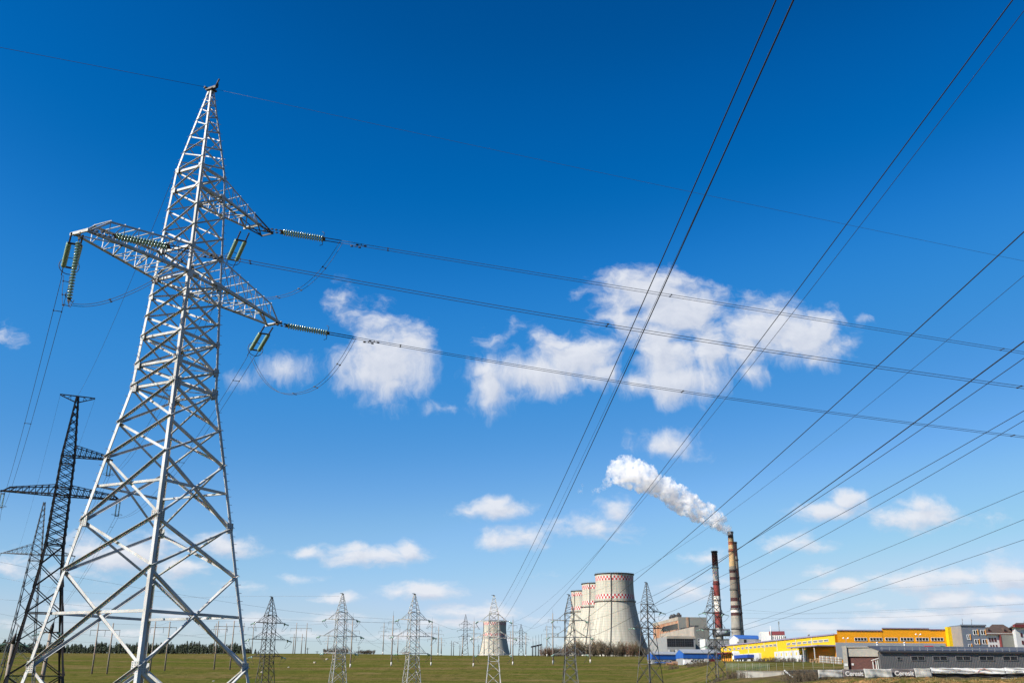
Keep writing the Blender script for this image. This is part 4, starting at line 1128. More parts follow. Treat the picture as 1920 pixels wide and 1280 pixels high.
# ------------------------------------------------------------------ buildings
class Facade:
    """vertical wall plane through two plan points; hits give (distance along, height)"""
    def __init__(s, a, b_):
        s.a = np.array(a[:2], float); s.b = np.array(b_[:2], float); s.d = unit(s.b - s.a); s.L = np.linalg.norm(s.b - s.a)
        s.n = np.array((s.d[1], -s.d[0]))
        if s.n @ s.a > 0:
            s.n = -s.n
        s.ax = np.array(((s.d[0], s.d[1], 0), (s.n[0], s.n[1], 0), (0, 0, 1.0)))

    def hit(s, px, py):
        d_ = ray(px, py); k = (s.n @ s.a) / (s.n @ d_[:2]); X_ = d_ * k
        return (X_[:2] - s.a) @ s.d, X_[2]

    def pt(s, u, z, o=0.0):
        q = s.a + s.d * u + s.n * o; return np.array((q[0], q[1], z))

    def rect(s, m, u0, u1, z0, z1, depth=.1, off=0.0, mat=0):
        m.box(s.pt((u0 + u1) / 2, (z0 + z1) / 2, off + depth / 2 - .02), (abs(u1 - u0), depth + .04, abs(z1 - z0)), s.ax, mat)


def window(root, fc, x0, y0, x1, y1, n=1, fm=None, gm_=None, rows=1, nm_='window'):
    (u0, za), (u1, zb) = fc.hit(x0, y1), fc.hit(x1, y0)
    window_m(root, fc, u0, u1, za, zb, n, fm, gm_, rows, nm_)


def window_m(root, fc, u0, u1, za, zb, n=1, fm=None, gm_=None, rows=1, nm_='window'):
    fm = fm or M['frame_white']; gm_ = gm_ or M['glass']; u0, u1 = min(u0, u1), max(u0, u1); za, zb = min(za, zb), max(za, zb)
    m = MB(); fc.rect(m, u0, u1, za, zb, .05); g_ = m.build(nm_, gm_, root)
    m = MB(); w = max(.08, min(.16, (zb - za) * .08))
    for (a, b_, c_, d_) in ((u0, u1, za, za + w), (u0, u1, zb - w, zb), (u0, u0 + w, za + w, zb - w), (u1 - w, u1, za + w, zb - w)):
        fc.rect(m, a, b_, c_, d_, .08, .05)
    for i in range(1, n):
        u = u0 + (u1 - u0) * i / n; fc.rect(m, u - w / 2, u + w / 2, za + w, zb - w, .075, .05)
    for i in range(1, rows):
        z = za + (zb - za) * i / rows; fc.rect(m, u0 + w, u1 - w, z - w / 2, z + w / 2, .07, .05)
    m.build('window_frame', fm, g_)


def slab(m, pts, z0, z1, mat=0):
    pts = [np.asarray(p)[:2] for p in pts]
    area = sum(pts[i][0] * pts[(i + 1) % len(pts)][1] - pts[(i + 1) % len(pts)][0] * pts[i][1] for i in range(len(pts)))
    if area < 0:
        pts = pts[::-1]
    m.prism([(p[0], p[1], z0) for p in pts], [(p[0], p[1], z1) for p in pts], mat)


M['yellow'] = mat('yellow_cladding', (.68, .45, .003), .5, noise=(.35, .08, None)); M['orange'] = mat('orange_cladding', (.80, .33, .004), .5, noise=(.35, .08, None))
M['purple_trim'] = mat('lilac_roof_trim', (.25, .22, .32), .5); M['white_clad'] = mat('white_cladding', (.56, .57, .575), .55, noise=(.3, .1, None))
M['grey_clad'] = mat('grey_cladding', (.13, .13, .135), .5, noise=(.4, .1, None)); M['grey_dark'] = mat('dark_grey_trim', (.055, .055, .062), .5)
M['blue_clad'] = mat('blue_cladding', (.012, .10, .42), .45, noise=(.3, .15, None)); M['blue_roof'] = mat('blue_roof_sheet', (.04, .13, .42), .45, noise=(.2, .15, None))
M['roof_grey'] = mat('grey_roof_sheet', (.29, .31, .34), .55, noise=(.2, .15, None)); M['panel_grey'] = mat('grey_wall_panels', (.23, .235, .215), .85, noise=(.12, .2, None))
M['panel_cream'] = mat('cream_wall_panels', (.37, .33, .28), .85, noise=(.1, .3, None)); M['rust'] = mat('rust_stained_panels', (.30, .12, .055), .85, noise=(.09, .5, (.40, .31, .23)), stretch=(1, 1, .5))
M['block_grey'] = mat('pale_block_wall', (.26, .27, .275), .8, noise=(.3, .15, None)); M['concrete'] = mat('pale_concrete', (.34, .325, .29), .9, noise=(.35, .25, None), bump=(1.5, .3))
M['office_blue'] = mat('blue_grey_cladding', (.13, .15, .19), .5, noise=(.4, .1, None)); M['office_tan'] = mat('lit_and_plain_taupe', (.27, .245, .23), .55, noise=(.4, .1, None))
M['roof_brown'] = mat('brown_roof_tiles', (.085, .055, .043), .8, noise=(1.2, .35, None)); M['render_white'] = mat('white_render', (.70, .70, .69), .85, noise=(.2, .1, None)); M['trim_red'] = mat('dark_red_trim', (.16, .03, .03), .6)
M['red_sheet'] = mat('dark_red_sheet', (.15, .018, .03), .5); M['tarp'] = mat('grey_white_tarpaulin', (.44, .44, .42), .8, noise=(.6, .25, None), bump=(1.2, .8)); M['banner_white'] = mat('white_banner_cloth', (.68, .68, .67), .7, noise=(.3, .1, None))
M['banner_dark'] = mat('grey_brown_banner_cloth', (.17, .15, .15), .7, noise=(.8, .3, None)); M['wood'] = mat('raw_timber', (.42, .26, .13), .85, noise=(.9, .35, None)); M['pallet'] = mat('stretch_wrapped_goods', (.50, .48, .45), .7, noise=(.8, .3, None))
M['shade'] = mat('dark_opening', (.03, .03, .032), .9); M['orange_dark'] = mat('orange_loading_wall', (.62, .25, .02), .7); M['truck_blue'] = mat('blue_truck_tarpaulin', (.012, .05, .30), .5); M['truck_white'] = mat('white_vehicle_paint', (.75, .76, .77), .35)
M['rubber'] = mat('tyre_rubber', (.02, .02, .02), .9); M['red_bright'] = mat('red_sheet_roof', (.55, .02, .02), .6); M['yellow_sign'] = mat('yellow_sign', (.80, .45, .02), .6)
bm_ = bpy.data.materials.new('brick_wall'); bm_.use_nodes = True; t = bm_.node_tree; b = t.nodes['Principled BSDF']; b.inputs['Roughness'].default_value = .9
c = nd(t, 'ShaderNodeTexCoord'); mp = nd(t, 'ShaderNodeMapping'); mp.inputs['Rotation'].default_value = (R(90), 0, 0); t.links.new(c.outputs['Object'], mp.inputs[0])
br = nd(t, 'ShaderNodeTexBrick'); br.inputs['Scale'].default_value = 1.6; br.inputs['Color1'].default_value = (.085, .028, .024, 1); br.inputs['Color2'].default_value = (.05, .018, .016, 1); br.inputs['Mortar'].default_value = (.09, .055, .048, 1)
t.links.new(mp.outputs[0], br.inputs['Vector']); t.links.new(br.outputs[0], b.inputs['Base Color']); M['brick'] = bm_

# -- power station halls
Ya = 850.
st = thing('turbine_hall', 'big stepped power station hall with rust-stained upper wall, right of the cooling towers', 'building', (0, 0, 0), 0)
A1, A2, A3 = at(1274, 1200, 850.), at(1226, 1200, 962.), at(1327, 1200, 852.)
A4 = A3 + (A2 - A1)
ztop = at(1274, 1156, 850.)[2]; zg = gz(A1[0], A1[1]) - 2
m = MB(); slab(m, [A1, A3, A4, A2], zg, ztop); m.build('upper_wall', M['panel_grey'], st)
fs1 = Facade(A2, A1); m = MB(); zl = fs1.hit(1272, 1177.5)[1]
fs1.rect(m, .3, fs1.L - .1, zl - 6, ztop - 2.4, .3); m.build('rusty_side_wall', M['rust'], st)
m = MB(); fs1.rect(m, .1, fs1.L, ztop - 2.6, ztop + .2, .5); m.build('cream_parapet', M['panel_cream'], st)
m = MB(); fs1.rect(m, fs1.L * .40, fs1.L - 2, ztop - 9.5, ztop - 5, .4); m.build('window_strip', M['glass'], st)
for x in (1253, 1257.5, 1266):
    u, z = fs1.hit(x, 1160); m = MB(); m.box(fs1.pt(u, ztop + 1.2, -3), (5.5 if x == 1266 else 3.6, 4, 3.0), fs1.ax); m.lathe([(1.5, 0), (1.5, 1.2), (.3, 2)], fs1.pt(u, ztop + 2.5, -3), (0, 0, 1), 10); m.build('roof_ventilator', M['ct_dark'], st)
ff = Facade(A1, A3); u, _ = ff.hit(1288.7, 1160); m = MB(); ff.rect(m, u - .9, u + .9, zg, ztop, .5); m.build('drain_stack', M['rust'], st)
B1, B2 = at(1303, 1200, 782.), at(1229, 1200, 958.); B3 = at(1331, 1200, 784.)
zb_ = at(1303, 1175.0, 782.)[2]
m = MB(); slab(m, [B1, B3, B3 + (B2 - B1), B2], zg, zb_); m.build('lower_wall', M['panel_grey'], st)
fs2 = Facade(B2, B1); m = MB(); fs2.rect(m, 0, fs2.L, zb_ - 8, zb_ + .4, .5); fs2.rect(m, 0, fs2.L, zg, zb_ - 14, .4); m.build('cream_band', M['panel_cream'], st)
m = MB(); fs2.rect(m, 0, fs2.L - 2, zb_ - 13.6, zb_ - 9.5, .2); m.build('window_band', M['glass'], st)
m = MB()
for k in range(24):
    u = fs2.L * (.03 + .94 * k / 23); m.box(fs2.pt(u, zb_ + 1.0, -2.5 + random.uniform(-1, 1)), (random.uniform(1.5, 4), 3, random.uniform(1, 2.4)), fs2.ax)
m.build('roof_pipework', M['ct_dark'], st)
fb = Facade(B1, B3)
for k in range(5):
    z = fb.hit(1309, 1196 + 5.2 * k)[1]; u0, u1 = fb.hit(1308.6, 1200)[0], fb.hit(1316, 1200)[0]; window_m(st, fb, u0, u1, z - 1.9, z, 3)
gl = thing('glazed_hall', 'low grey hall with three wide dark glazed bays before the rusty power station hall', 'building')
C1, C2, C3 = at(1250.5, 1200, 760.), at(1216, 1200, 835.), at(1303.5, 1200, 762.)
zc = at(1250.5, 1192.6, 760.)[2]; zg2 = gz(C1[0], C1[1]) - 2
m = MB(); slab(m, [C1, C3, C3 + (C2 - C1) * .8, C2], zg2, zc); m.build('wall', M['block_grey'], gl)
fc = Facade(C1, C3); m = MB(); fc.rect(m, -.2, fc.L + .2, zc - 1.4, zc + .4, .4); m.build('parapet', M['panel_cream'], gl)
for x0, x1 in ((1251.0, 1266.3), (1267.5, 1283.3), (1284.3, 1299.7)):
    window(gl, fc, x0, 1195.4, x1, 1211.5, 4, M['grey_dark'], rows=5)
for k in range(7):
    u0 = fc.L * (.02 + .13 * k); m = MB(); fc.rect(m, u0, u0 + fc.L * .07, zg2, zc - 9.2, .6); m.build('ground_bay', M['panel_cream'] if k % 2 else M['white_clad'], gl)
an = thing('annex_block', 'low grey annex with small dark windows left of the tall chimneys', 'building')
D1, D2 = at(1321, 1200, 700.), at(1370, 1200, 705.); zd = at(1340, 1196.5, 700.)[2]; zg3 = gz(D1[0], D1[1]) - 2
m = MB(); slab(m, [D1, D2, D2 + V(4, 40, 0), D1 + V(4, 40, 0)], zg3, zd); m.build('wall', M['panel_grey'], an)
fd = Facade(D1, D2)
for k in range(12):
    u0 = fd.L * (.03 + .08 * k); window_m(an, fd, u0, u0 + fd.L * .045, zd - 5.6, zd - 1.2, 2)
m = MB(); u0 = fd.L * -.13; fd.rect(m, u0 - 1, u0 + 1.8, zg3, zd - .6, 8); m.build('white_bay', M['white_clad'], an)
m = MB()
E1 = at(1368, 1185, 860.); m.tube([E1, E1 + V(-6, 0, 0), E1 + V(-14, 0, -1)], 3.2, 10); m.build('flue_duct', M['roof_grey'], an)

# -- blue sheds
def shed(lab, x_g0, x_apex, x_g1, x_end, y_apex, y_eave, y_base, Y_, depth=16.):
    root = thing('blue_shed', lab, 'shed', (0, 0, 0), 0, 'blue-topped sheds')
    g0, g1, e1 = at(x_g0, y_base, Y_ + depth), at(x_g1, y_base, Y_), at(x_end, y_base, Y_ + 3)
    ze, za = at(x_g1, y_eave, Y_)[2], at(x_apex, y_apex, Y_ + depth / 2)[2]; zg_ = min(gz(*g1[:2]), gz(*e1[:2])) - 1.0
    e0 = e1 + (g0 - g1)
    m = MB(); slab(m, [g0, g1, e1, e0], zg_, ze); m.build('wall', M['block_grey'], root)
    ridge0, ridge1 = (g0 + g1) / 2, (e0 + e1) / 2
    m = MB(); o = .5
    u = unit((g1 - g0)[:2]); uu = np.array((u[0], u[1], 0)) * o
    a0, a1, b0, b1 = g0 - uu, g1 + uu, e0 - uu, e1 + uu
    P3 = lambda p, z: (p[0], p[1], z)
    for lo0, lo1, in ((a1, b1), (a0, b0)):
        m.prism([P3(lo0, ze), P3(lo1, ze), P3(ridge1, za), P3(ridge0, za)], [P3(lo0, ze + .25), P3(lo1, ze + .25), P3(ridge1, za + .25), P3(ridge0, za + .25)])
    m.build('roof', M['roof_grey'], root)
    m = MB(); dd = unit((g1 - e1)[:2]); o3 = np.array((dd[0], dd[1], 0)) * .12
    m.prism([np.array(P3(g0, ze - 1.9)) , np.array(P3(g1, ze - 1.9)), np.array(P3(g1, ze)), np.array(P3(ridge0, za - .05)), np.array(P3(g0, ze))], [np.array(P3(g0, ze - 1.9)) + o3, np.array(P3(g1, ze - 1.9)) + o3, np.array(P3(g1, ze)) + o3, np.array(P3(ridge0, za - .05)) + o3, np.array(P3(g0, ze)) + o3])
    m.build('blue_gable', M['blue_clad'], root)
    f_ = Facade(g1, e1); m = MB(); f_.rect(m, -.1, f_.L, ze - 2.0, ze + .1, .25); m.build('blue_fascia', M['blue_clad'], root)
    n = int(f_.L / 2.6)
    for k in range(n):
        u0 = f_.L * (.03 + .8 * k / n); window_m(root, f_, u0, u0 + 1.5, ze - 3.6, ze - 2.3, 2)
    return root, f_, ze, zg_


shed('longer left blue-topped shed below the near cooling tower\'s right flank', 1214.5, 1218, 1223, 1270, 1221.5, 1226.5, 1238, 470., 17.)
sh2, f2, ze2, zg4 = shed('taller right blue-topped shed whose blue gable stands beside a dark pylon', 1268, 1275, 1282, 1352, 1217.3, 1224.0, 1243, 430., 15.)
m = MB(); u0, u1 = f2.hit(1320.5, 1238)[0], f2.hit(1328.5, 1238)[0]; f2.rect(m, u0, u1, zg4, ze2 - 2.1, .3); m.build('white_panel', M['white_clad'], sh2)
m = MB(); u0, u1 = f2.hit(1329.5, 1238)[0], f2.hit(1340, 1238)[0]; f2.rect(m, u0, u1, zg4, ze2 - 2.2, .35); m.build('red_door', M['red_sheet'], sh2)

# -- white building with blue roof, white block with red top
wb = thing('white_workshop', 'white gabled workshop with a blue roof at the foot of the tall chimneys', 'building')
g0, g1, e1 = at(1367.5, 1200, 575.), at(1385, 1200, 560.), at(1430, 1200, 566.); g0[2] = g1[2] = 0
ze, za = at(1385, 1197, 560.)[2], at(1377, 1190.5, 568.)[2]; zg_ = gz(*g1[:2]) - 2; e0 = e1 + (g0 - g1)
m = MB(); slab(m, [g0, g1, e1, e0], zg_, ze); m.prism([(g0[0], g0[1], ze), (g1[0], g1[1], ze), tuple(((g0 + g1) / 2)[:2]) + (za,)], [(g0[0] + .3, g0[1], ze), (g1[0] + .3, g1[1], ze), tuple(((g0 + g1) / 2)[:2] + np.array((.3, 0))) + (za,)]); m.build('wall', M['white_clad'], wb)
m = MB(); r0, r1 = (g0 + g1) / 2, (e0 + e1) / 2
for a, b_ in ((g1, e1), (g0, e0)):
    m.prism([(a[0], a[1], ze), (b_[0], b_[1], ze), (r1[0], r1[1], za), (r0[0], r0[1], za)], [(a[0], a[1], ze + .3), (b_[0], b_[1], ze + .3), (r1[0], r1[1], za + .3), (r0[0], r0[1], za + .3)])
m.build('roof', M['blue_roof'], wb)
fw = Facade(g1, e1); m = MB(); u = fw.hit(1397, 1200)[0]; fw.rect(m, u - .8, u + .8, zg_, ze - .2, .1); m.build('dark_gap', M['shade'], wb)
wt = thing('white_block', 'tall white block with a dark red top band behind the yellow warehouse', 'building')
a, b_ = at(1428, 1200, 545.), at(1472, 1200, 540.); zt_ = at(1450, 1183.2, 542.)[2]; zg_ = gz(*a[:2]) - 2
m = MB(); slab(m, [a, b_, b_ + V(3, 18, 0), a + V(3, 18, 0)], zg_, zt_); m.build('wall', M['white_clad'], wt)
fw = Facade(a, b_); u0 = fw.hit(1442.5, 1190)[0]; m = MB(); fw.rect(m, u0, fw.L + .1, zt_ - 1.7, zt_ + .15, .3); m.build('red_band', M['red_sheet'], wt)
for k in range(7):
    u = u0 + (fw.L - u0) * (.06 + .135 * k); window_m(wt, fw, u, u + .75, zt_ - 4.2, zt_ - 2.1)
m = MB(); u = fw.hit(1446, 1190)[0]; m.tube([fw.pt(u, zt_ - 6, .6), fw.pt(u, zt_ + 3.0, .6)], .22, 8); m.build('white_flue', M['white_clad'], wt)
m = MB(); u = fw.hit(1460, 1190)[0]; q = fw.pt(u, zt_, -3); m.tube([q, q + V(0, 0, 5.2)], .16, 6)
for k in range(3):
    m.box(q + V(.28 * (k - 1), -.2, 4.6), (.18, .18, 1.6))
for k in range(6):
    m.box(q + V(0, 0, .6 * k + .3), (.7, .5, .05))
m.build('aerial_mast', M['roof_grey'], wt)

# -- yellow warehouse with the orange front hall
yw = thing('yellow_warehouse', 'long bright yellow warehouse with an orange front hall and loading docks', 'building')
YA, YB = at(1568.6, 1230, 300.), at(1352.6, 1230, 426.)
zr = at(1568.6, 1187.8, 300.)[2]; zy = gz(*YA[:2]) ; zyl = min(gz(*YA[:2]), gz(*YB[:2])) - 1.5
backv = np.array((60.0, 34.0, 0))
m = MB(); slab(m, [YA, YB, YB + backv, YA + backv], zyl, zr); m.build('yellow_wall', M['yellow'], yw)
fy = Facade(YB, YA)
m = MB(); fy.rect(m, -.3, fy.L, zr - .22, zr + .16, .3); m.build('roof_trim', M['purple_trim'], yw)
z2 = lambda x: 1340 + x / 8.0
w2 = lambda y: 1150 + y / 8.0
for i in range(13):
    x = 152 + (885 - 152) * (i / 12) ** .97 if i else 152; wd = 30 + 14 * i / 12; yc = 537 - (537 - 468) * i / 12; hh = 16 + 3 * i / 12
    window(yw, fy, z2(x), w2(yc - hh), z2(x + wd), w2(yc + hh), 3)
for i in range(8):
    x = 1085 + (1642 - 1085) * i / 7; wd = 52 + 14 * i / 7; yc = 451 - (451 - 399) * i / 7; hh = 20 + 2 * i / 7
    window(yw, fy, z2(x), w2(yc - hh), z2(x + wd), w2(yc + hh), 4)
for x, yt, yb2 in ((290, 478, 620), (500, 450, 590), (740, 420, 560), (930, 395, 555), (1215, 362, 535), (1450, 330, 490)):
    m = MB(); u, za_ = fy.hit(z2(x), w2(yt)); _, zb2 = fy.hit(z2(x), w2(yb2)); fy.rect(m, u - .09, u + .09, zb2, zr - .3, .14); m.build('rainwater_pipe', M['white_clad'], yw)
for i, (x0, x1) in enumerate(((940, 996), (1012, 1070), (1088, 1146), (1162, 1222), (1238, 1302), (1318, 1402))):
    u0, z0_ = fy.hit(z2(x0), w2(690)); u1, z1_ = fy.hit(z2(x1), w2(552)); z1_ = fy.hit(z2(1170), w2(552))[1]
    m = MB(); fy.rect(m, u0, u1, zy - .6, z1_, .9); dk_ = m.build('dock_shelter', M['white_clad'], yw)
    m = MB(); fy.rect(m, u0 - .5, u0 - .02, zy - .6, z1_ + .05, .5); m.build('dark_gap', M['shade'], dk_)
    m = MB(); uc = (u0 + u1) / 2; fy.rect(m, uc - .45, uc + .45, z1_ - 1.5, z1_ - .6, .06, .9); m.build('yellow_sign', M['yellow_sign'], dk_)
for i, (x0, x1) in enumerate(((335, 400), (405, 470), (480, 545), (556, 600), (610, 706))):
    u0, _ = fy.hit(z2(x0), w2(700)); u1, _ = fy.hit(z2(x1), w2(700)); z1_ = fy.hit(z2(650), w2(588))[1]
    m = MB(); fy.rect(m, u0, u1, zyl, z1_, .9); dk_ = m.build('dock_shelter', M['white_clad'], yw)
    m = MB(); fy.rect(m, u0 - .6, u0 - .02, zyl, z1_ - .1, .5); m.build('dark_gap', M['shade'], dk_)
u0, zq = fy.hit(z2(105), w2(600)); u1, _ = fy.hit(z2(252), w2(600))
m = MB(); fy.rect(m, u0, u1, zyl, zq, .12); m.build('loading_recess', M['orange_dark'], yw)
m = MB(); fy.rect(m, u0 - .5, u1 + 1, zq - .1, zq + .35, 2.2); m.build('lintel', M['red_sheet'], yw)
for k in range(5):
    m = MB(); u = u0 + (u1 - u0) * (.1 + .2 * k); fy.rect(m, u, u + .2, zyl, zq - .5, .3); m.build('door_post', M['shade'], yw)
for k, f in enumerate((.12, .3, .47, .58, .72, .88)):
    m = MB(); q = fy.pt(fy.L * f, zr, -3 - 2 * (k % 3)); m.box(q + V(0, 0, .3), (1.2 + .5 * (k % 2), 1.2, .6), fy.ax); m.lathe([(.3, .6), (.3, 1.1), (.45, 1.1), (.1, 1.4)], q, (0, 0, 1), 10); m.build('roof_vent', M['roof_grey'], yw)
m = MB()
for k in range(60):
    u = fy.L * (k + .5) / 60; fy.rect(m, u - .025, u + .025, zyl, zr - .3, .035)
m.build('cladding_seam', M['yellow'], yw)
# canopy
u0, zq = fy.hit(z2(1358), w2(514)); u1 = fy.L + 1.0
m = MB(); fy.rect(m, u0, u1, zq - .1, zq + .25, 6.0); m.build('canopy', M['purple_trim'], yw)
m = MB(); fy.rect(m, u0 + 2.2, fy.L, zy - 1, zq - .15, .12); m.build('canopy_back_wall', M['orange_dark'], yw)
for f in (.12, .5, .86):
    m = MB(); u = u0 + (u1 - u0) * f; m.box(fy.pt(u, (zy + zq) / 2 - .3, 5.5), (.2, .2, zq - zy + .4), fy.ax); m.build('canopy_post', M['white_clad'], yw)
m = MB(); ua, za_ = fy.hit(z2(1425), w2(520)); uc, zc_ = fy.hit(z2(1440), w2(618)); pa, pb, pc = fy.pt(ua, zq, 3.0), fy.pt(ua + 4.5, zq, 3.0), fy.pt(ua + .5, zc_, 3.0)
off = np.append(fy.n * .6, 0); m.prism([pa, pb, pc], [pa + off, pb + off, pc + off]); m.build('yellow_brace', M['yellow'], yw)
# orange front
OA, OB = at(1568.8, 1230, 298.), at(1772.5, 1230, 300.)
fo = Facade(OA, OB)
zo = lambda x, y: fo.hit(x, y)
m = MB()
for x0, x1, y_ in ((1568.8, 1653, 1180.2), (1653, 1741, 1176.5), (1741, 1772, 1178.7)):
    u0, z_ = zo(x0, y_); u1, _ = zo(x1, y_); a, b_ = fo.pt(u0, 0), fo.pt(u1, 0); bk = V(10.5, 27, 0)
    slab(m, [a, b_, b_ + bk, a + bk], zyl, z_)
m.build('orange_wall', M['orange'], yw)
m = MB()
for x0, x1, y_ in ((1568.8, 1653, 1180.2), (1653, 1741, 1176.5), (1741, 1772, 1178.7)):
    u0, z_ = zo(x0, y_); u1, _ = zo(x1, y_); fo.rect(m, u0, u1, z_ - .18, z_ + .1, .25)
m.build('orange_roof_trim', M['purple_trim'], yw)
for x0, x1 in ((1602.4, 1625), (1631.3, 1653.8), (1659.8, 1681.9), (1688.6, 1711.4), (1717.7, 1740.3), (1746, 1768.3)):
    window(yw, fo, x0, 1194.6, x1, 1200.7, 4)
m = MB(); u1, za_ = zo(1772, 1205.4); _, zb2 = zo(1700, 1216); fo.rect(m, 0, u1, zb2 - 3, za_, .2); m.build('grey_plinth', M['roof_grey'], yw)
m = MB(); u0, z_ = zo(1771.3, 1174.9); u1, _ = zo(1782.8, 1174.9); _, zm = zo(1780, 1199.5)
fo.rect(m, u0, u1, zyl, z_, 1.6); fo.rect(m, u1 + .05, u1 + .8, zyl, zm, 1.55); m.build('yellow_pier', M['yellow'], yw)

# -- office block
M['tan_reveal'] = mat('orange_window_reveal', (.60, .30, .08), .6)
ob_ = thing('office_block', 'small blue-grey office block with orange-sided windows right of the orange hall', 'building')
a, b_, c_ = at(1805.5, 1200, 292.), at(1851.5, 1200, 292.), at(1783, 1200, 300.)
zt_ = at(1806, 1170.8, 292.)[2]; zg_ = gz(*a[:2]) - 1
m = MB(); slab(m, [a, b_, b_ + (c_ - a) + V(0, 10, 0), c_], zg_, zt_); m.build('wall', M['office_blue'], ob_)
f1 = Facade(c_, a); m = MB(); f1.rect(m, 0, f1.L, zg_, zt_ - .3, .12); m.build('lit_side', M['office_tan'], ob_)  # lighter, warmer tone than the wall holds the sunlight on this side
f1b = Facade(a, b_); m = MB(); f1b.rect(m, -.2, f1b.L + .2, zt_ - .3, zt_ + .12, .25); m.build('roof_trim', M['office_blue'], ob_)
z4 = lambda x: 1700 + x / 8.727
w4 = lambda y: 1150 + y / 8.727
for x0, y0, x1, y1 in ((990, 340, 1042, 422), (1090, 262, 1166, 345), (1215, 262, 1290, 345), (1115, 414, 1190, 497), (1240, 414, 1315, 497), (1012, 494, 1066, 548)):
    window(ob_, f1b, z4(x0), w4(y0), z4(x1), w4(y1), 2, M['frame_white'])
    (u0, za_), (u1, zb2) = f1b.hit(z4(x1), w4(y1)), f1b.hit(z4(x1 + 16), w4(y0)); m = MB(); f1b.rect(m, u0 - .04, u0 + .16, za_ - .1, zb2 + .1, .2); m.build('orange_reveal', M['tan_reveal'], ob_)
for x, yt in ((950, 68), (1103, 78)):
    u, z_ = f1b.hit(z4(x), w4(yt)); m = MB(); q = f1b.pt(u, zt_, -2); m.tube([q, q + V(0, 0, z_ - zt_)], .09, 6); m.box(q + V(.12, 0, (z_ - zt_) * .8), (.16, .16, .5)); m.build('aerial_mast', M['roof_grey'], ob_)

# -- brown-roofed houses
def house(lab, x0, x1, y_eave, y_ridge, xr0, xr1, Y_, nd_):
    root = thing('brown_roof_house', lab, 'house', (0, 0, 0), 0, 'brown-roofed houses')
    a, b_ = at(x0, 1210, Y_), at(x1, 1210, Y_ + 2); ze = at((x0 + x1) / 2, y_eave, Y_)[2]; zr_ = at(xr0, y_ridge, Y_ + 6)[2]; zg_ = gz(*a[:2]) - 1
    bk = V(5.5, 14, 0); m = MB(); slab(m, [a, b_, b_ + bk, a + bk], zg_, ze + .6); m.build('wall', M['render_white'], root)
    ra, rb_ = at(xr0, 1210, Y_ + 7), at(xr1, 1210, Y_ + 7)
    o = .8; e = [np.array((a[0] - o, a[1] - o, ze)), np.array((b_[0] + o, b_[1] - o, ze)), np.array((b_[0] + o + 5.5, b_[1] + 14 + o, ze)), np.array((a[0] - o + 5.5, a[1] + 14 + o, ze))]
    r0, r1 = np.array((ra[0], ra[1], zr_)), np.array((rb_[0], rb_[1], zr_)); m = MB()
    k1 = lambda p, q, f: p + (q - p) * f + np.array((0, 0, -.35))
    vs = e + [r0, r1]
    m.add(vs, [(0, 1, 5, 4), (1, 2, 5), (2, 3, 4, 5), (3, 0, 4), (3, 2, 1, 0)]); rf = m.build('roof', M['roof_brown'], root)
    for f in nd_:
        p = e[0] + (e[1] - e[0]) * f + (r0 - e[0]) * np.array((0, 1, 1)) * .28; m = MB()
        m.prism([p + V(-.55, -.5, -.1), p + V(.55, -.5, -.1), p + V(0, -.5, 1.5)], [p + V(-.55, 1.8, -.1), p + V(.55, 1.8, -.1), p + V(0, 1.8, 1.5)]); d_ = m.build('dormer', M['roof_brown'], rf)
        m = MB(); m.box(p + V(0, -.53, .42), (.5, .06, .7)); m.build('window', M['glass'], d_)
        m = MB(); m.box(p + V(0, -.56, 0), (1.2, .1, .16)); m.build('red_sill', M['trim_red'], d_)
    f_ = Facade(a, b_)
    return root, f_, ze, zg_


h1, fh, ze, zg_ = house('white house with a broad brown roof and four dormers at the right edge', 1850, 1912, 1189.5, 1169.5, 1866, 1887, 330., (.06, .22, .64, .82))
for x0, x1, y0, y1 in ((1854.5, 1856.5, 1195, 1202), (1859.5, 1861.5, 1195, 1202), (1865, 1867, 1195, 1202), (1857, 1858.4, 1208, 1212), (1862, 1863.4, 1208, 1212), (1867.5, 1869, 1208, 1212), (1902, 1904, 1190, 1203), (1910, 1912, 1190, 1203)):
    window(h1, fh, x0, y0, x1, y1, 1, M['trim_red'])
m = MB(); u0, u1 = fh.hit(1875, 1200)[0], fh.hit(1904, 1200)[0]; fh.rect(m, u0, u1, zg_, ze, .8); m.build('garage_bay', M['panel_grey'], h1)
for q_ in (u0 - .3, u1):
    m = MB(); fh.rect(m, q_, q_ + .3, zg_, ze, .9); m.build('red_pilaster', M['trim_red'], h1)
h2, fh, ze, zg_ = house('second white house with a brown roof, cut by the right edge', 1908, 1965, 1174.5, 1166.5, 1912, 1950, 322., (.5,))
for x0, x1, y0, y1 in ((1914, 1916, 1186, 1193), (1916.5, 1918.5, 1200, 1207)):
    window(h2, fh, x0, y0, x1, y1, 1, M['trim_red'])
m = MB(); fh.rect(m, -.6, 3, ze - .2, ze + .7, .9); m.build('red_gable_trim', M['trim_red'], h2)

# -- grey metal building in front and the brick and concrete one beside it
gb_ = thing('grey_hall', 'long low dark grey metal hall with slot windows behind the fence banners', 'building')
a, b_ = at(1650.5, 1240, 222.), at(1990, 1240, 226.); zt_ = at(1700, 1220.5, 222.)[2]; zg_ = gz(*a[:2]) - 1.5
m = MB(); slab(m, [a, b_, b_ + V(6.5, 16, 0), a + V(5, 16, 0)], zg_, zt_); m.build('wall', M['grey_clad'], gb_)
fg = Facade(a, b_); zr_ = at(1700, 1212.2, 228.)[2]
m = MB(); q0, q1 = fg.pt(-.2, zt_, .4), fg.pt(fg.L, zt_, .4); r0, r1 = fg.pt(-.2, zr_, -5), fg.pt(fg.L, zr_, -5); dz = np.array((0, 0, .18))
m.prism([q0, q1, r1, r0], [q0 + dz, q1 + dz, r1 + dz, r0 + dz]); m.build('roof', M['grey_dark'], gb_)
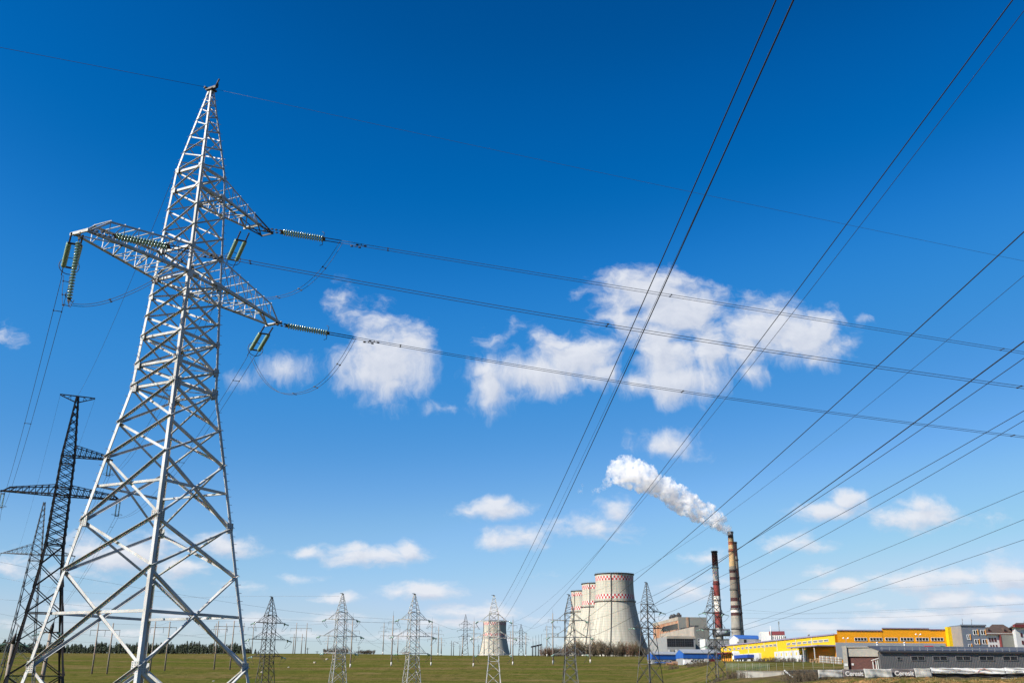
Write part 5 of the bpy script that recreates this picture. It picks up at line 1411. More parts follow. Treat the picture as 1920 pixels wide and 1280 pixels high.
m = MB(); fg.rect(m, 0, fg.L, zt_ - .2, zt_ + .02, .44); m.build('gutter', M['grey_dark'], gb_)
m = MB(); fg.rect(m, .2, fg.L, zt_ + .50, zt_ + .60, .1, .2); fg.rect(m, .2, fg.L, zt_ + .8, zt_ + .86, .1, .2)
for k in range(22):
    u = .6 + k * 1.72; fg.rect(m, u - .05, u + .05, zt_ + .05, zt_ + .9, .12, .18)
m.build('snow_guard', M['roof_grey'], gb_)
m = MB()
for k in range(110):
    u = fg.L * (k + .5) / 110; fg.rect(m, u - .03, u + .03, zg_, zt_ - .25, .05)
m.build('cladding_ribs', M['grey_clad'], gb_)
M['slot_frame'] = mat('grey_slot_frame', (.19, .19, .20), .5)
window(gb_, fg, 1681.8, 1230.6, 1688.8, 1236.6, 1, M['slot_frame'])
for x0, x1 in ((1708.2, 1733.6), (1749.3, 1775.4), (1792.3, 1819), (1836.5, 1862.8), (1880.5, 1907.5)):
    window(gb_, fg, x0, 1229.3, x1, 1237.2, 2, M['slot_frame'])
cb = thing('brick_building', 'unfinished brick and concrete building left of the dark grey hall', 'building')
a, b_ = at(1581, 1240, 232.), at(1650, 1240, 230.); zt_ = at(1600, 1213.5, 232.)[2]; zg_ = gz(*a[:2]) - 1.5
fcb = Facade(a, b_); m = MB(); slab(m, [a, b_, b_ + V(5, 14, 0), a + V(5.2, 14, 0)], zg_, zt_ - .1); m.build('brick_wall', M['brick'], cb)
m = MB(); zm = fcb.hit(1620, 1230)[1]; fcb.rect(m, 0, fcb.L, zm, zt_, .3); m.build('concrete_lintel', M['concrete'], cb)
m = MB(); u1 = fcb.hit(1588.5, 1230)[0]; fcb.rect(m, 0, u1, zg_, zt_ + .35, .7); m.build('concrete_column', M['concrete'], cb)
m = MB(); u0 = fcb.hit(1649, 1230)[0]; fcb.rect(m, u0 - .3, u0 + .5, zg_, zt_ + .1, .6); m.build('end_pilaster', M['office_tan'], cb)
m = MB(); slab(m, [a + V(-.3, -.5, 0), b_ + V(.3, -.5, 0), b_ + V(5, 14, 0), a + V(5.2, 14, 0)], zt_ + .02, zt_ + .22); m.build('roof', M['concrete'], cb)
m = MB()
for x, yt in ((1634.6, 1238), (1640.2, 1237), (1643.5, 1236), (1648.5, 1234)):
    u, z_ = fcb.hit(x, yt); fcb.rect(m, u - .09, u + .09, zg_, z_, .2, 2.2)
u0, z_ = fcb.hit(1633, 1238); u1, z1_ = fcb.hit(1650, 1233); q = [fcb.pt(u0, z_, .4), fcb.pt(u1, z1_, .4), fcb.pt(u1, z1_, 2.6), fcb.pt(u0, z_, 2.6)]; m.prism(q, [x + np.array((0, 0, .15)) for x in q]); m.build('porch', M['white_clad'], cb)
m = MB(); u0, z_ = fcb.hit(1597, 1246.5); u1, _ = fcb.hit(1601, 1246.5); fcb.rect(m, u0, u1, z_, z_ + .45, .1, .05); m.build('wall_sign', M['white_clad'], cb)
m = MB(); u0, z_ = fcb.hit(1583, 1247); fcb.rect(m, u0, u0 + .75, z_ - .1, z_ + .45, .06, .72); m.build('notice_board', M['white_clad'], cb)
# low roofs showing between
lr = thing('low_roof_store', 'low grey-roofed store with red and green roof patches in front of the orange hall', 'building')
a, b_ = at(1590, 1212, 262.), at(1815, 1212, 262.); zt_ = at(1700, 1210.5, 262.)[2]; zg_ = gz(*a[:2]) - 1; fl = Facade(a, b_)
m = MB(); slab(m, [a, b_, b_ + V(3.5, 9, 0), a + V(3.2, 9, 0)], zg_, zt_); m.build('wall', M['roof_grey'], lr)
m = MB(); u0, u1 = fl.hit(1733, 1212)[0], fl.hit(1749, 1212)[0]; fl.rect(m, u0, u1, zt_ - .6, zt_ + .12, .4); m.build('red_patch', M['red_bright'], lr)
m = MB(); u0, u1 = fl.hit(1763, 1212)[0], fl.hit(1770, 1212)[0]; fl.rect(m, u0, u1, zt_ - .5, zt_ + .1, .4); m.build('green_patch', mat('green_sheet', (.02, .14, .07), .6), lr)
for x in (1647.5, 1699):
    m = MB(); u = fl.hit(x, 1208)[0]; q = fl.pt(u, zt_, -1); m.tube([q, q + V(0, 0, .7)], .22, 10); m.lathe([(.42, .7), (.1, 1.05)], q, (0, 0, 1), 10, cap=True); m.build('roof_vent', M['white_clad'], lr)

# ------------------------------------------------------------------ fences, banners, yard things
def banner(nm_, lab, x0, x1, y0, y1, Y_, mt_, wave=.12, cat='fence banner', grp_='banners along the fence', skew=0.0):
    a, b_ = at(x0, y1, Y_), at(x1, y1, Y_ + .2); z1_, z0_ = at(x0, y0, Y_)[2], at(x0, y1, Y_)[2]
    root = thing(nm_, lab, cat, tuple(a), 0, grp_); L_ = b_[0] - a[0]; H_ = z1_ - z0_
    n, k = max(10, int(L_ * 5)), 8; m = MB(); vs = []
    ph = random.uniform(0, 6)
    for i in range(n + 1):
        for j in range(k + 1):
            u, v = i / n, j / k
            y = wave * (math.sin(u * L_ * 2.1 + ph) * .6 + math.sin(u * L_ * 5.3 + v * 3 + ph) * .3) * (1 - .5 * v) + .05 * math.sin(v * 9 + u * L_)
            z = H_ * v + (.06 * math.sin(u * L_ * 1.7 + ph) if j == 0 else 0) - (.05 * math.sin(u * math.pi * max(1, int(L_ / 2))) ** 2 if j == k else 0)
            vs.append((L_ * u + skew * (1 - v), y, z))
    fs = [(i * (k + 1) + j, (i + 1) * (k + 1) + j, (i + 1) * (k + 1) + j + 1, i * (k + 1) + j + 1) for i in range(n) for j in range(k)]
    m.add(vs, fs, 0, True); cl = m.build('cloth', mt_, root)
    sd = cl.modifiers.new('thickness', 'SOLIDIFY'); sd.thickness = .015
    for f in np.linspace(0.02, .98, max(2, int(L_ / 2.5) + 1)):
        m = MB(); q = V(L_ * f, .3, 0); zb2 = gz(a[0] + L_ * f, a[1]) - a[2] - .3; m.tube([(q.x, q.y, zb2), (q.x, q.y, H_ + .05)], .035, 6); m.build('post', M['grey_steel'], root)
    return root, L_, H_


def text(parent, body, x, y, z, size, col, extr=.012, bold=0.0, width=None):
    cu = bpy.data.curves.new('lettering', 'FONT'); cu.body = body; cu.size = size; cu.extrude = extr; cu.align_x = 'CENTER'; cu.align_y = 'CENTER'; cu.offset = bold
    o = bpy.data.objects.new('lettering', cu); COL.objects.link(o)
    bpy.context.view_layer.update()
    me_ = bpy.data.meshes.new_from_object(o.evaluated_get(bpy.context.evaluated_depsgraph_get()))
    bpy.data.objects.remove(o); me_.materials.clear(); me_.materials.append(col)
    o = bpy.data.objects.new('lettering', me_); COL.objects.link(o); o.parent = parent
    w = max(v.co.x for v in me_.vertices) - min(v.co.x for v in me_.vertices)
    o.location = (x, y, z); o.rotation_euler = (R(90), 0, 0)
    if width:
        o.scale = (width / w, 1, 1)
    return o


M['ink'] = mat('banner_ink', (.10, .10, .11), .7); M['ink_white'] = mat('banner_white_print', (.66, .64, .62), .7); M['ink_red'] = mat('banner_red_print', (.45, .12, .09), .7); M['black_mesh'] = mat('black_netting', (.025, .026, .03), .9, noise=(1.5, .4, None))
FY = 172.
banner('fence_banner', 'plain white tarpaulin with a folded end, leftmost on the fence', 1535, 1581, 1255.0, 1269.2, FY, M['tarp'], .2)
bn, L_, H_ = banner('fence_banner', 'grey banner with white lettering in front of the brick wall', 1581.3, 1620.6, 1253.8, 1268.3, FY, M['banner_dark'], .08)
text(bn, 'Ceresit', L_ * .5, -.26, H_ * .42, 1.0, M['ink_white'], bold=.02, width=L_ * .84)
banner('fence_banner', 'crumpled white tarpaulin between the two lettered grey banners', 1621, 1673, 1252.8, 1269.6, FY - .4, M['tarp'], .22, skew=.15)
bn, L_, H_ = banner('fence_banner', 'grey lettered banner in front of the dark grey hall', 1673.5, 1715.6, 1252.6, 1269.0, FY, M['banner_dark'], .08)
text(bn, 'Ceresit', L_ * .5, -.26, H_ * .46, 1.0, M['ink_white'], bold=.02, width=L_ * .84)
banner('fence_banner', 'greenish white tarpaulin just left of the long white banner', 1715.8, 1746, 1252.0, 1269.0, FY - .3, M['tarp'], .14, skew=.2)
bn, L_, H_ = banner('fence_banner', 'long white banner with two lines of dark print and a red roof emblem', 1745.5, 1885, 1250.9, 1261.8, FY, M['banner_white'], .05)
text(bn, 'СТРОИТЕЛЬСТВО', L_ * .275, -.2, H_ * .68, .30, M['ink'], width=L_ * .24)
text(bn, 'СПОРТИВНО-РЕСТОРАННОЙ ЧАСТИ', L_ * .30, -.2, H_ * .30, .30, M['ink'], width=L_ * .56)
m = MB(); ax_ = L_ * .72; m.tube([(ax_ - 1.2, -.1, H_ * .3), (ax_ - .7, -.1, H_ * .75), (ax_ - .1, -.1, H_ * .92), (ax_ + .5, -.1, H_ * .66), (ax_ + 1.2, -.1, H_ * .4)], .035, 5); m.tube([(ax_ - .9, -.1, H_ * .2), (ax_, -.1, H_ * .2)], .03, 5); m.build('roof_emblem', M['ink_red'], bn)
bn, L_, H_ = banner('fence_banner', 'white banner at the right edge with two short lines of print', 1885.3, 1935, 1250.8, 1261.8, FY, M['banner_white'], .05)
text(bn, 'ОБЪЕКТ', L_ * .45, -.2, H_ * .70, .26, M['ink'], width=L_ * .26); text(bn, 'СТРОИТ', L_ * .43, -.2, H_ * .34, .3, M['ink'], width=L_ * .3)
banner('debris_netting', 'black debris netting below the long white banners', 1746.5, 1935, 1261.4, 1268.6, FY + .25, M['black_mesh'], .05, 'netting', None)
m = MB(); p = at(1889, 1248.5, 200.); m.box((0, 0, 0), (2.2, 2, 1.1)); m.box((2.8, 0, .1), (3.2, 2, .9), mat=1); m.box((0, 0, .62), (2.4, 2.2, .14)); o_ = m.build('site_container', [M['concrete'], M['shade']], None); o_.location = (p[0], p[1], gz(p[0], p[1]) + .55); tag(o_, 'pale site container peeping over the white banner at the right', 'container')

# retaining wall
rw = thing('retaining_wall', 'low pale concrete retaining wall below the green bank', 'wall', (0, 0, 0))
wl = [(1381, 1257.3, 236), (1400, 1257.6, 230), (1430, 1258.5, 224), (1470, 1258.0, 222), (1500, 1256.5, 224), (1540, 1255.5, 226), (1585, 1254.5, 228)]
wp = [at(*q) for q in wl]; m = MB()
for a, b_ in zip(wp[:-1], wp[1:]):
    d_ = unit((b_ - a)[:2]); nrm = np.array((d_[1], -d_[0], 0)) * .3; zl = -1.2
    m.prism([a, b_, b_ - nrm, a - nrm][::-1], [np.array((q[0], q[1], zl)) for q in (a, b_, b_ - nrm, a - nrm)][::-1])
m.build('wall_panel', M['concrete'], rw)
m = MB()
for a, b_ in zip(wp[:-1], wp[1:]):
    d_ = unit((b_ - a)[:2]); nrm = np.array((d_[1], -d_[0], 0)) * .4
    m.prism([a + nrm * .3 + V(0, 0, .02), b_ + nrm * .3 + V(0, 0, .02), b_ - nrm + V(0, 0, .02), a - nrm + V(0, 0, .02)], [a + nrm * .3 + V(0, 0, .12), b_ + nrm * .3 + V(0, 0, .12), b_ - nrm + V(0, 0, .12), a - nrm + V(0, 0, .12)])
m.build('coping', M['office_tan'], rw)
# mesh fence on the bank
mf_ = thing('mesh_fence', 'green wire mesh fence with thin posts along the bank below the yellow warehouse', 'fence', (0, 0, 0))
M['fence_green'] = mat('green_fence_wire', (.16, .22, .15), .6); M['fence_post'] = mat('pale_fence_post', (.27, .29, .25), .6)
fpath = [(1362, 1255.8, 250), (1385, 1256.2, 246), (1443, 1257.6, 238), (1470, 1255.5, 240), (1525, 1254.0, 242), (1583, 1252.5, 244)]
fpp = [at(*q) for q in fpath]; cum = 0; mwire, k = MB(), 0
for i, (a, b_) in enumerate(zip(fpp[:-1], fpp[1:])):
    L_ = np.linalg.norm(b_ - a); n = max(2, int(L_ / (.55 if i < 2 else 2.3)))
    for j in range(n):
        q = a + (b_ - a) * j / n
        if j % (4 if i < 2 else 1) == 0:
            m = MB(); m.tube([q + V(0, 0, -.8), q + V(0, 0, 1.75)], .035, 6); m.build('post', M['fence_post'], mf_)
        else:
            mwire.tube([q + V(0, 0, -.3), q + V(0, 0, 1.6)], .022, 4)
    for z in np.linspace(.05, 1.65, 7 if i < 2 else 5):
        mwire.tube([a + V(0, 0, z), b_ + V(0, 0, z)], .014, 4)
    if i < 2:
        for j in range(int(L_ / .22)):
            q = a + (b_ - a) * (j * .22 / L_); mwire.tube([q + V(0, 0, 0), q + V(0, 0, 1.6)], .02, 3)
mwire.build('wire_mesh', M['fence_green'], mf_)
# leaning white pipe
p, q = at(1486.5, 1269, 186.), at(1471, 1256.5, 188.); m = MB(); m.tube([np.zeros(3), q - p], .16, 8); m.tube([(q - p) * .98, (q - p) * 1.0], .19, 8); o_ = m.build('white_pipe', M['white_clad'], None); o_.location = tuple(p); tag(o_, 'white pipe leaning on the bank in front of the concrete retaining wall', 'pipe')

# lamp posts
for px, pyt, pyb, Y_, lab in ((1724.8, 1189.3, 1213, 280., 'twin-headed lamp post in front of the orange hall\'s right half'), (1587.5, 1196.5, 1213, 270., 'twin-headed lamp post in front of the orange hall\'s left end')):
    a = at(px, pyb, Y_); zb2 = gz(a[0], a[1]); T_ = at(px, pyt, Y_)[2]
    root = thing('lamp_post', lab, 'lamp post', (a[0], a[1], zb2), 0, 'twin-headed lamp posts'); H_ = T_ - zb2
    m = MB(); m.tube([(0, 0, -.3), (0, 0, H_)], [.09, .06], 8); m.build('post', M['grey_steel'], root)
    for s_ in (-1, 1):
        m = MB(); m.tube([(0, 0, H_ - .2), (s_ * .3, 0, H_ + .05), (s_ * .55, 0, H_ + .1)], .035, 6); m.lathe([(.05, -.16), (.24, -.08), (.26, .06), (.1, .2), (.02, .24)], (s_ * .62, 0, H_ + .1), (0, 0, 1), 10); m.build('lamp_head', M['frame_white'], root)

# truck at the left docks
tk = thing('box_truck', 'white-cabbed truck with a blue tarpaulin body at the yellow warehouse docks', 'truck', (0, 0, 0))
o2 = 4.5; fy2 = Facade(YB + np.append(fy.n * o2, 0), YA + np.append(fy.n * o2, 0)); u0, z0_ = fy2.hit(z2(345), w2(722)); u1, _ = fy2.hit(z2(548), w2(722))
zb2 = gz(*fy.pt((u0 + u1) / 2, 0, o2)[:2])
ht_ = fy2.hit(z2(450), w2(615))[1] - zb2 - 1.1
m = MB(); m.box(fy.pt((u0 + u1) / 2, zb2 + 1.1 + ht_ / 2, o2), (u1 - u0, 2.5, ht_), fy.ax); m.build('blue_body', M['truck_blue'], tk)
m = MB(); m.box(fy.pt(u0 - 1.7, zb2 + 2.0, o2), (1.9, 2.4, 2.6), fy.ax); m.box(fy.pt(u0 - 2.0, zb2 + 3.5, o2), (1.2, 2.2, .5), fy.ax); cab = m.build('cab', M['truck_white'], tk)
m = MB(); m.box(fy.pt(u0 - 1.8, zb2 + 2.5, o2 + 1.23), (1.1, .06, .9), fy.ax); m.box(fy.pt(u0 - 2.68, zb2 + 2.5, o2), (.06, 2.0, .9), fy.ax); m.build('cab_window', M['glass'], cab)
m = MB(); m.box(fy.pt((u0 + u1) / 2 - 1, zb2 + .85, o2), (u1 - u0 + 2, 2.2, .4), fy.ax); m.build('chassis', M['shade'], tk)
for u in (u0 - 1.6, u0 + 1.5, u1 - 3.2, u1 - 1.8):
    for s_ in (-1, 1):
        m = MB(); m.lathe([(.15, -.15), (.5, -.15), (.5, .15), (.15, .15)], fy.pt(u, zb2 + .5, o2 + 1.05 * s_), np.append(fy.n, 0), 14, cap=True); m.build('wheel', M['rubber'], tk)
# white van by the blue shed
p = on_ground(1293, 1246.5, 300, 600); vn = thing('white_van', 'small white van parked before the right blue-topped shed', 'van', tuple(p), R(8))
m = MB(); m.prism([(-2.4, -.95, .4), (2.5, -.95, .4), (2.5, -.95, 1.1), (1.6, -.95, 1.3), (1.0, -.95, 2.2), (-2.4, -.95, 2.2)], [(-2.4, .95, .4), (2.5, .95, .4), (2.5, .95, 1.1), (1.6, .95, 1.3), (1.0, .95, 2.2), (-2.4, .95, 2.2)]); m.build('body', M['truck_white'], vn)
m = MB(); m.box((.75, -.97, 1.65), (.9, .05, .6)); m.box((1.35, 0, 1.75), (.06, 1.6, .75), ((.83, 0, .55), (0, 1, 0), (-.55, 0, .83))); m.build('window', M['glass'], vn)
for x in (-1.5, 1.6):
    for s_ in (-1, 1):
        m = MB(); m.lathe([(.1, -.12), (.36, -.12), (.36, .12), (.1, .12)], (x, s_ * .88, .34), (0, 1, 0), 12, cap=True); m.build('wheel', M['rubber'], vn)
# goods in the yard
fy8 = Facade(YB + np.append(fy.n * 8, 0), YA + np.append(fy.n * 8, 0))
n0 = 0
for i, (x, hgt) in enumerate(((1597, 62), (1640, 66), (1700, 68), (1765, 70), (1830, 74), (1880, 74))):
    u, _ = fy8.hit(z2(x), w2(690)); zb2 = gz(*fy.pt(u, 0, 8.)[:2]); root = thing('pallet_stack', ['wrapped pallet stack, first from the left under the canopy', 'wrapped pallet stack, second from the left under the canopy', 'wrapped pallet stack, third from the left under the canopy', 'wrapped pallet stack right of the canopy\'s white post', 'wide wrapped pallet stack, second from the right under the canopy', 'wrapped pallet stack closest to the concrete column'][i], 'pallet stack', tuple(fy.pt(u, zb2, 8.)), math.atan2(fy.d[1], fy.d[0]), 'pallet stacks under the canopy')
    for lv in range(3):
        m = MB(); m.box((0, 0, .62 * lv + .42), (.62, .8, .5)); m.build('wrapped_load', M['pallet'], root)
        m = MB()
        for q in (-.4, 0, .4):
            m.box((q * .7, 0, .62 * lv + .1), (.1, .8, .12))
        m.box((0, 0, .62 * lv + .175), (.66, .82, .03)); m.build('pallet', M['wood'], root)
for i, (x, y, s_, lab) in enumerate(((1435, 650, .55, 'low heap of raw timber crates beside the last dock shelter'), (1520, 640, .72, 'taller heap of timber crates under the canopy\'s left end'), (1562, 610, .62, 'timber crate heap behind the taller heap under the canopy'))):
    u, _ = fy8.hit(z2(x), w2(690)); zb2 = gz(*fy.pt(u, 0, 7.)[:2]); m = MB()
    for k in range(9):
        lx, lz = random.uniform(-.9, .9) * s_, (k // 3) * .6 * s_; a = random.uniform(-.3, .3); m.box((lx, random.uniform(-.6, .6), lz + .3 * s_), (.9 * s_, .8, .55 * s_), ((math.cos(a), math.sin(a), 0), (-math.sin(a), math.cos(a), 0), (0, 0, 1)))
        for e_ in (-1, 0, 1):
            m.box((lx + .3 * e_ * s_, -1.02 + random.uniform(-.05, .05), lz + .3 * s_), (.12, .06, .6 * s_))
    o_ = m.build('crate_heap', M['wood'], None); o_.location = tuple(fy.pt(u, zb2, 7.)); o_.rotation_euler = (0, 0, math.atan2(fy.d[1], fy.d[0])); tag(o_, lab, 'crates', 'timber crate heaps')
p = on_ground(1268, 1246.0, 300, 600); m = MB()
for k in range(14):
    m.box((random.uniform(-3.5, 3.5), random.uniform(-1, 1), random.uniform(.2, 1.3)), (random.uniform(1.5, 3), .5, random.uniform(.3, .6)))
o_ = m.build('timber_pile', mat('stained_timber', (.40, .23, .13), .85, noise=(.5, .4, None)), None); o_.location = tuple(p); tag(o_, 'brown timber pile in front of the blue sheds', 'timber')
p = on_ground(1245, 1245.0, 300, 600); tr = thing('flat_trailer', 'blue-decked trailer parked before the left blue-topped shed', 'trailer', tuple(p), R(4))
m = MB(); m.box((0, 0, .9), (8, 2.2, .3)); m.build('deck', M['blue_clad'], tr)
for x in (-2.5, 2.5):
    m = MB(); m.lathe([(.1, -1.1), (.4, -1.1), (.4, 1.1), (.1, 1.1)], (x, 0, .4), (0, 1, 0), 12, cap=True); m.build('wheel', M['rubber'], tr)

# steel switchyard gantry
gy = thing('switchyard_gantry', 'dark steel switchyard gantry with thin masts left of the shrubs', 'gantry', tuple(at(1006, 1231, 690.)))
a0 = at(1006, 1231, 690.); gz0 = gz(a0[0], a0[1]); gy.location = (a0[0], a0[1], gz0)
for i, (x0, yt) in enumerate(((998, 1212.5), (1003.5, 1210.5), (1009, 1208.5), (1014, 1207.5))):
    q = at(x0, yt, 690. + 8 * i) - np.array((a0[0], a0[1], gz0)); m = MB(); m.tube([(q[0], q[1], -.5), (q[0], q[1], q[2])], .28, 6); m.tube([(q[0] + .4, q[1], -.5), (q[0] + .4, q[1], q[2] + 7)], .1, 5); m.build('column', M['ct_dark'], gy)
qa, qb = at(996, 1212, 690.) - np.array((a0[0], a0[1], gz0)), at(1015.5, 1207.5, 714.) - np.array((a0[0], a0[1], gz0)); m = MB(); m.tube([qa, qb], .5, 4, smooth=False); m.build('beam', M['ct_dark'], gy)
for i, x0 in enumerate((1000, 1006, 1011)):
    q = at(x0, 1201, 700.) - np.array((a0[0], a0[1], gz0)); m = MB(); m.tube([(q[0], q[1], 0), q], .09, 5); m.build('lightning_mast', M['grey_steel'], gy)

# ------------------------------------------------------------------ vegetation
M['twig'] = mat('bare_brown_twigs', (.20, .155, .095), .9, noise=(.5, .35, None)); M['twig_red'] = mat('reddish_twigs', (.24, .14, .09), .9, noise=(.5, .3, None)); M['twig_dark'] = mat('dark_brown_twigs', (.13, .10, .065), .9, noise=(.5, .3, None))
M['pine'] = mat('dark_pine_needles', (.016, .028, .012), .9, noise=(.4, .5, (.035, .045, .02))); M['bark'] = mat('bark', (.07, .05, .035), .95)


def shrub_mesh(n_stems, H_, W_, seed, thin=1.0):
    r = random.Random(seed); tr_, cr_ = MB(), MB()
    tr_.tube([(-W_ * .6, 0, -.5), (W_ * .6, 0, -.5)], .06, 4); tr_.tube([(0, -W_ * .5, -.5), (0, W_ * .5, -.5)], .06, 4)
    for i in range(n_stems):
        x0, y0 = r.gauss(0, W_ * .26), r.gauss(0, W_ * .22); h = H_ * r.uniform(.55, 1.0) * (1 - .35 * min(1, abs(x0) / (W_ * .55)))
        lean = (x0 / W_ * .7 + r.gauss(0, .12), r.gauss(0, .15))
        p0, p1 = np.array((x0, y0, -.3)), np.array((x0 + lean[0] * h, y0 + lean[1] * h, h))
        md = (p0 + p1) / 2 + np.array((r.gauss(0, .2), r.gauss(0, .2), 0))
        tr_.tube([p0, md, p1], [.10 * thin, .07 * thin, .03 * thin], 4, smooth=False)
        for k in range(24):
            f = r.uniform(.12, 1.0); q = p0 + (p1 - p0) * f; a = r.uniform(0, 6.28); ln = r.uniform(.5, 1.5) * H_ * .2
            e = q + np.array((math.cos(a) * ln * .7, math.sin(a) * ln * .7, ln * r.uniform(.35, 1.1)))
            cr_.tube([q, (q + e) / 2 + np.array((0, 0, .06)), e], [.045 * thin, .032 * thin, .018 * thin], 3, cap=False, smooth=False)
            for _ in range(3):
                q2 = q + (e - q) * r.uniform(.3, 1); e2 = q2 + np.array((r.gauss(0, .35), r.gauss(0, .35), r.uniform(.1, .7))) * H_ * .12
                cr_.tube([q2, e2], [.03 * thin, .015 * thin], 3, cap=False, smooth=False)
    return tr_, cr_


def shrub_proto(n, H_, W_, seed, mt_, thin=1.0):
    root = thing('bare_shrub', '', 'shrub', (0, 0, 0)); a, b_ = shrub_mesh(n, H_, W_, seed, thin)
    a.build('stem', mt_, root); b_.build('crown', mt_, root); return root


protos = [shrub_proto(46, 9.0, 13.0, 1, M['twig'], 1.15), shrub_proto(34, 8.0, 9.0, 2, M['twig'], 1.1), shrub_proto(26, 10.0, 7.0, 3, M['twig_dark'], 1.1)]
used = [0, 0, 0]
SHR = [  # px, base py, height px, kind, material, label
 (1024, 1231.5, 18, 1, 'twig_red', 'reddish bare shrub just right of the switchyard gantry'),
 (1032, 1232.0, 15, 0, 'twig_dark', 'dark bare shrub left of the spiked pole by the grey pylon'),
 (1046, 1233.0, 17, 0, 'twig', 'brown bare shrub behind the grey pylon\'s left leg'),
 (1080, 1233.0, 33, 2, 'twig', 'tall bare shrub right behind the grey pylon, left of the white-footed pole'),
 (1092, 1233.5, 27, 0, 'twig', 'wide bare shrub just left of the white-footed pole'),
 (1117, 1233.5, 34, 2, 'twig', 'tallest bare shrub, right of the white-footed pole'),
 (1131, 1233.8, 29, 0, 'twig_dark', 'dark bare shrub below the near cooling tower\'s ladder line'),
 (1146, 1234.0, 20, 0, 'twig', 'low bare shrub right of the ladder line'),
 (1163, 1234.0, 29, 2, 'twig_red', 'slender pale bare shrub in front of the near cooling tower\'s centre'),
 (1178, 1234.5, 26, 1, 'twig_red', 'bare shrub in front of the near cooling tower\'s right half'),
 (1190, 1235.0, 30, 2, 'twig', 'slender bare shrub below the near cooling tower\'s right flank'),
 (1202, 1236.0, 22, 0, 'twig_dark', 'low bare shrub at the narrow-topped dark pylon\'s left leg'),
 (1060, 1232.5, 20, 1, 'twig_dark', 'bare shrub hidden behind the grey pylon\'s body'),
 (614, 1231.0, 16, 0, 'twig_dark', 'left half of the round brown thicket on the crest'),
 (626, 1231.0, 19, 0, 'twig', 'middle of the round brown thicket behind the white-legged pylon'),
 (645, 1231.0, 19, 0, 'twig_dark', 'right part of the brown thicket beside the white-legged pylon'),
 (682, 1231.0, 7, 0, 'twig_dark', 'low brown hedge clump, left one between the two pale pylons'),
 (694, 1231.0, 8, 0, 'twig_dark', 'low brown hedge clump, right one between the two pale pylons'),
 (762, 1231.0, 8, 1, 'twig_dark', 'low dark bush at the left foot of the pale pylon between two poles'),
]
for px, py, hp, kd, mt_, lab in SHR:
    Y_ = 660. if px < 760 else (690. if px < 1060 else 720.); hp *= 1.2 if px > 1000 else 1.0; p = at(px, py, Y_); p[2] = gz(p[0], p[1]); top = at(px, py - hp, Y_)[2]
    o_ = protos[kd] if not used[kd] else copy_tree(protos[kd]); used[kd] += 1
    Hn = (9.0, 8.0, 10.0)[kd]; s_ = max(.3, (top - p[2]) / Hn); o_.location = tuple(p); o_.scale = (max(s_, .55), max(s_, .55), s_); o_.rotation_euler = (0, 0, random.uniform(0, 6)); o_['label'] = lab; o_['group'] = 'bare shrubs'
    old = M['twig_dark'] if kd == 2 else M['twig']
    if M[mt_] != old:
        recolour(o_, old, M[mt_])
# scrub along the bank at the right
scr = shrub_proto(60, 1.5, 5.5, 9, M['twig_dark'], .28)
SC2 = [(1497, 1268.5, 182., 1.25, 'dense brown scrub beside the leaning white pipe'), (1515, 1268.8, 180., 1.3, 'dense brown scrub midway between the white pipe and the first tarpaulin'), (1531, 1269.2, 178., 1.0, 'brown scrub at the folded end of the first tarpaulin'),
       (1262, 1247, 400., 1.0, 'brown weeds left of the timber pile'), (1300, 1249, 385., 1.2, 'brown weeds below the white van'), (1318, 1252, 370., 1.3, 'brown weeds left of the dark pylon at the striped chimney'), (1355, 1262, 240., 1.2, 'brown scrub right of the dark pylon at the striped chimney'), (1378, 1266, 225., 1.1, 'brown scrub at the left end of the retaining wall'),
       (1430, 1243.5, 300., 1.1, 'brush pile at the left of the six dock shelters'), (1455, 1242, 300., 1.35, 'biggest brush pile in front of the dock shelters'), (1487, 1240.5, 300., 1.2, 'brush pile below the numbered dock shelters\' right end')]
for i, (px, py, Y_, s_, lab) in enumerate(SC2):
    o_ = scr if i == 0 else copy_tree(scr); p = at(px, py, Y_); z = gz(p[0], p[1]); o_.location = (p[0], p[1], z); o_.scale = (s_, s_, s_ * (.75 if i > 7 else 1)); o_.rotation_euler = (0, 0, random.uniform(0, 6)); o_['label'] = lab; o_['group'] = 'brown scrub'
# far pine forest, one mass
m = MB(); r = random.Random(5)
for k in range(1300):
    px = r.uniform(-60, 466) if k % 5 else r.uniform(-300, -60); Y_ = r.uniform(690, 830); p = at(px, 1229, Y_); p[2] = gz(p[0], p[1])
    prof_h = np.interp(px, [-300, 0, 60, 130, 200, 260, 330, 400, 440, 466], [29, 29, 27, 26, 27, 26, 26, 27, 25, 17])
    hgt = (at(px, 1229 - prof_h, Y_)[2] - p[2]) * r.uniform(.5, 1.0) * (.92 + .16 * math.sin(px * .11) * math.sin(px * .037 + 1) + (.18 if r.random() < .07 else 0)); w = hgt * r.uniform(.16, .26)
    m.tube([p + V(0, 0, -1), p + V(0, 0, hgt * .9)], [.25, .08], 4, mat=1, smooth=False)
    nl = 9
    for i in range(nl):
        f = i / nl; zc_ = hgt * (.2 + .8 * f); rr = w * (1 - f) ** .8 + .25
        for j in range(7):
            a = r.uniform(0, 6.28); q = p + np.array((0, 0, zc_)); tip_ = q + np.array((math.cos(a) * rr, math.sin(a) * rr, -rr * r.uniform(.1, .5))); sd = np.array((-math.sin(a), math.cos(a), 0)) * rr * .34
            m.add([q + np.array((0, 0, hgt * .10)), tip_ + sd, tip_ - sd], [(0, 1, 2)])
fo_ = m.build('pine_forest', [M['pine'], M['bark']], None); fo_['kind'] = 'stuff'; fo_['label'] = 'dark pine forest along the far edge of the field'; fo_['category'] = 'forest'
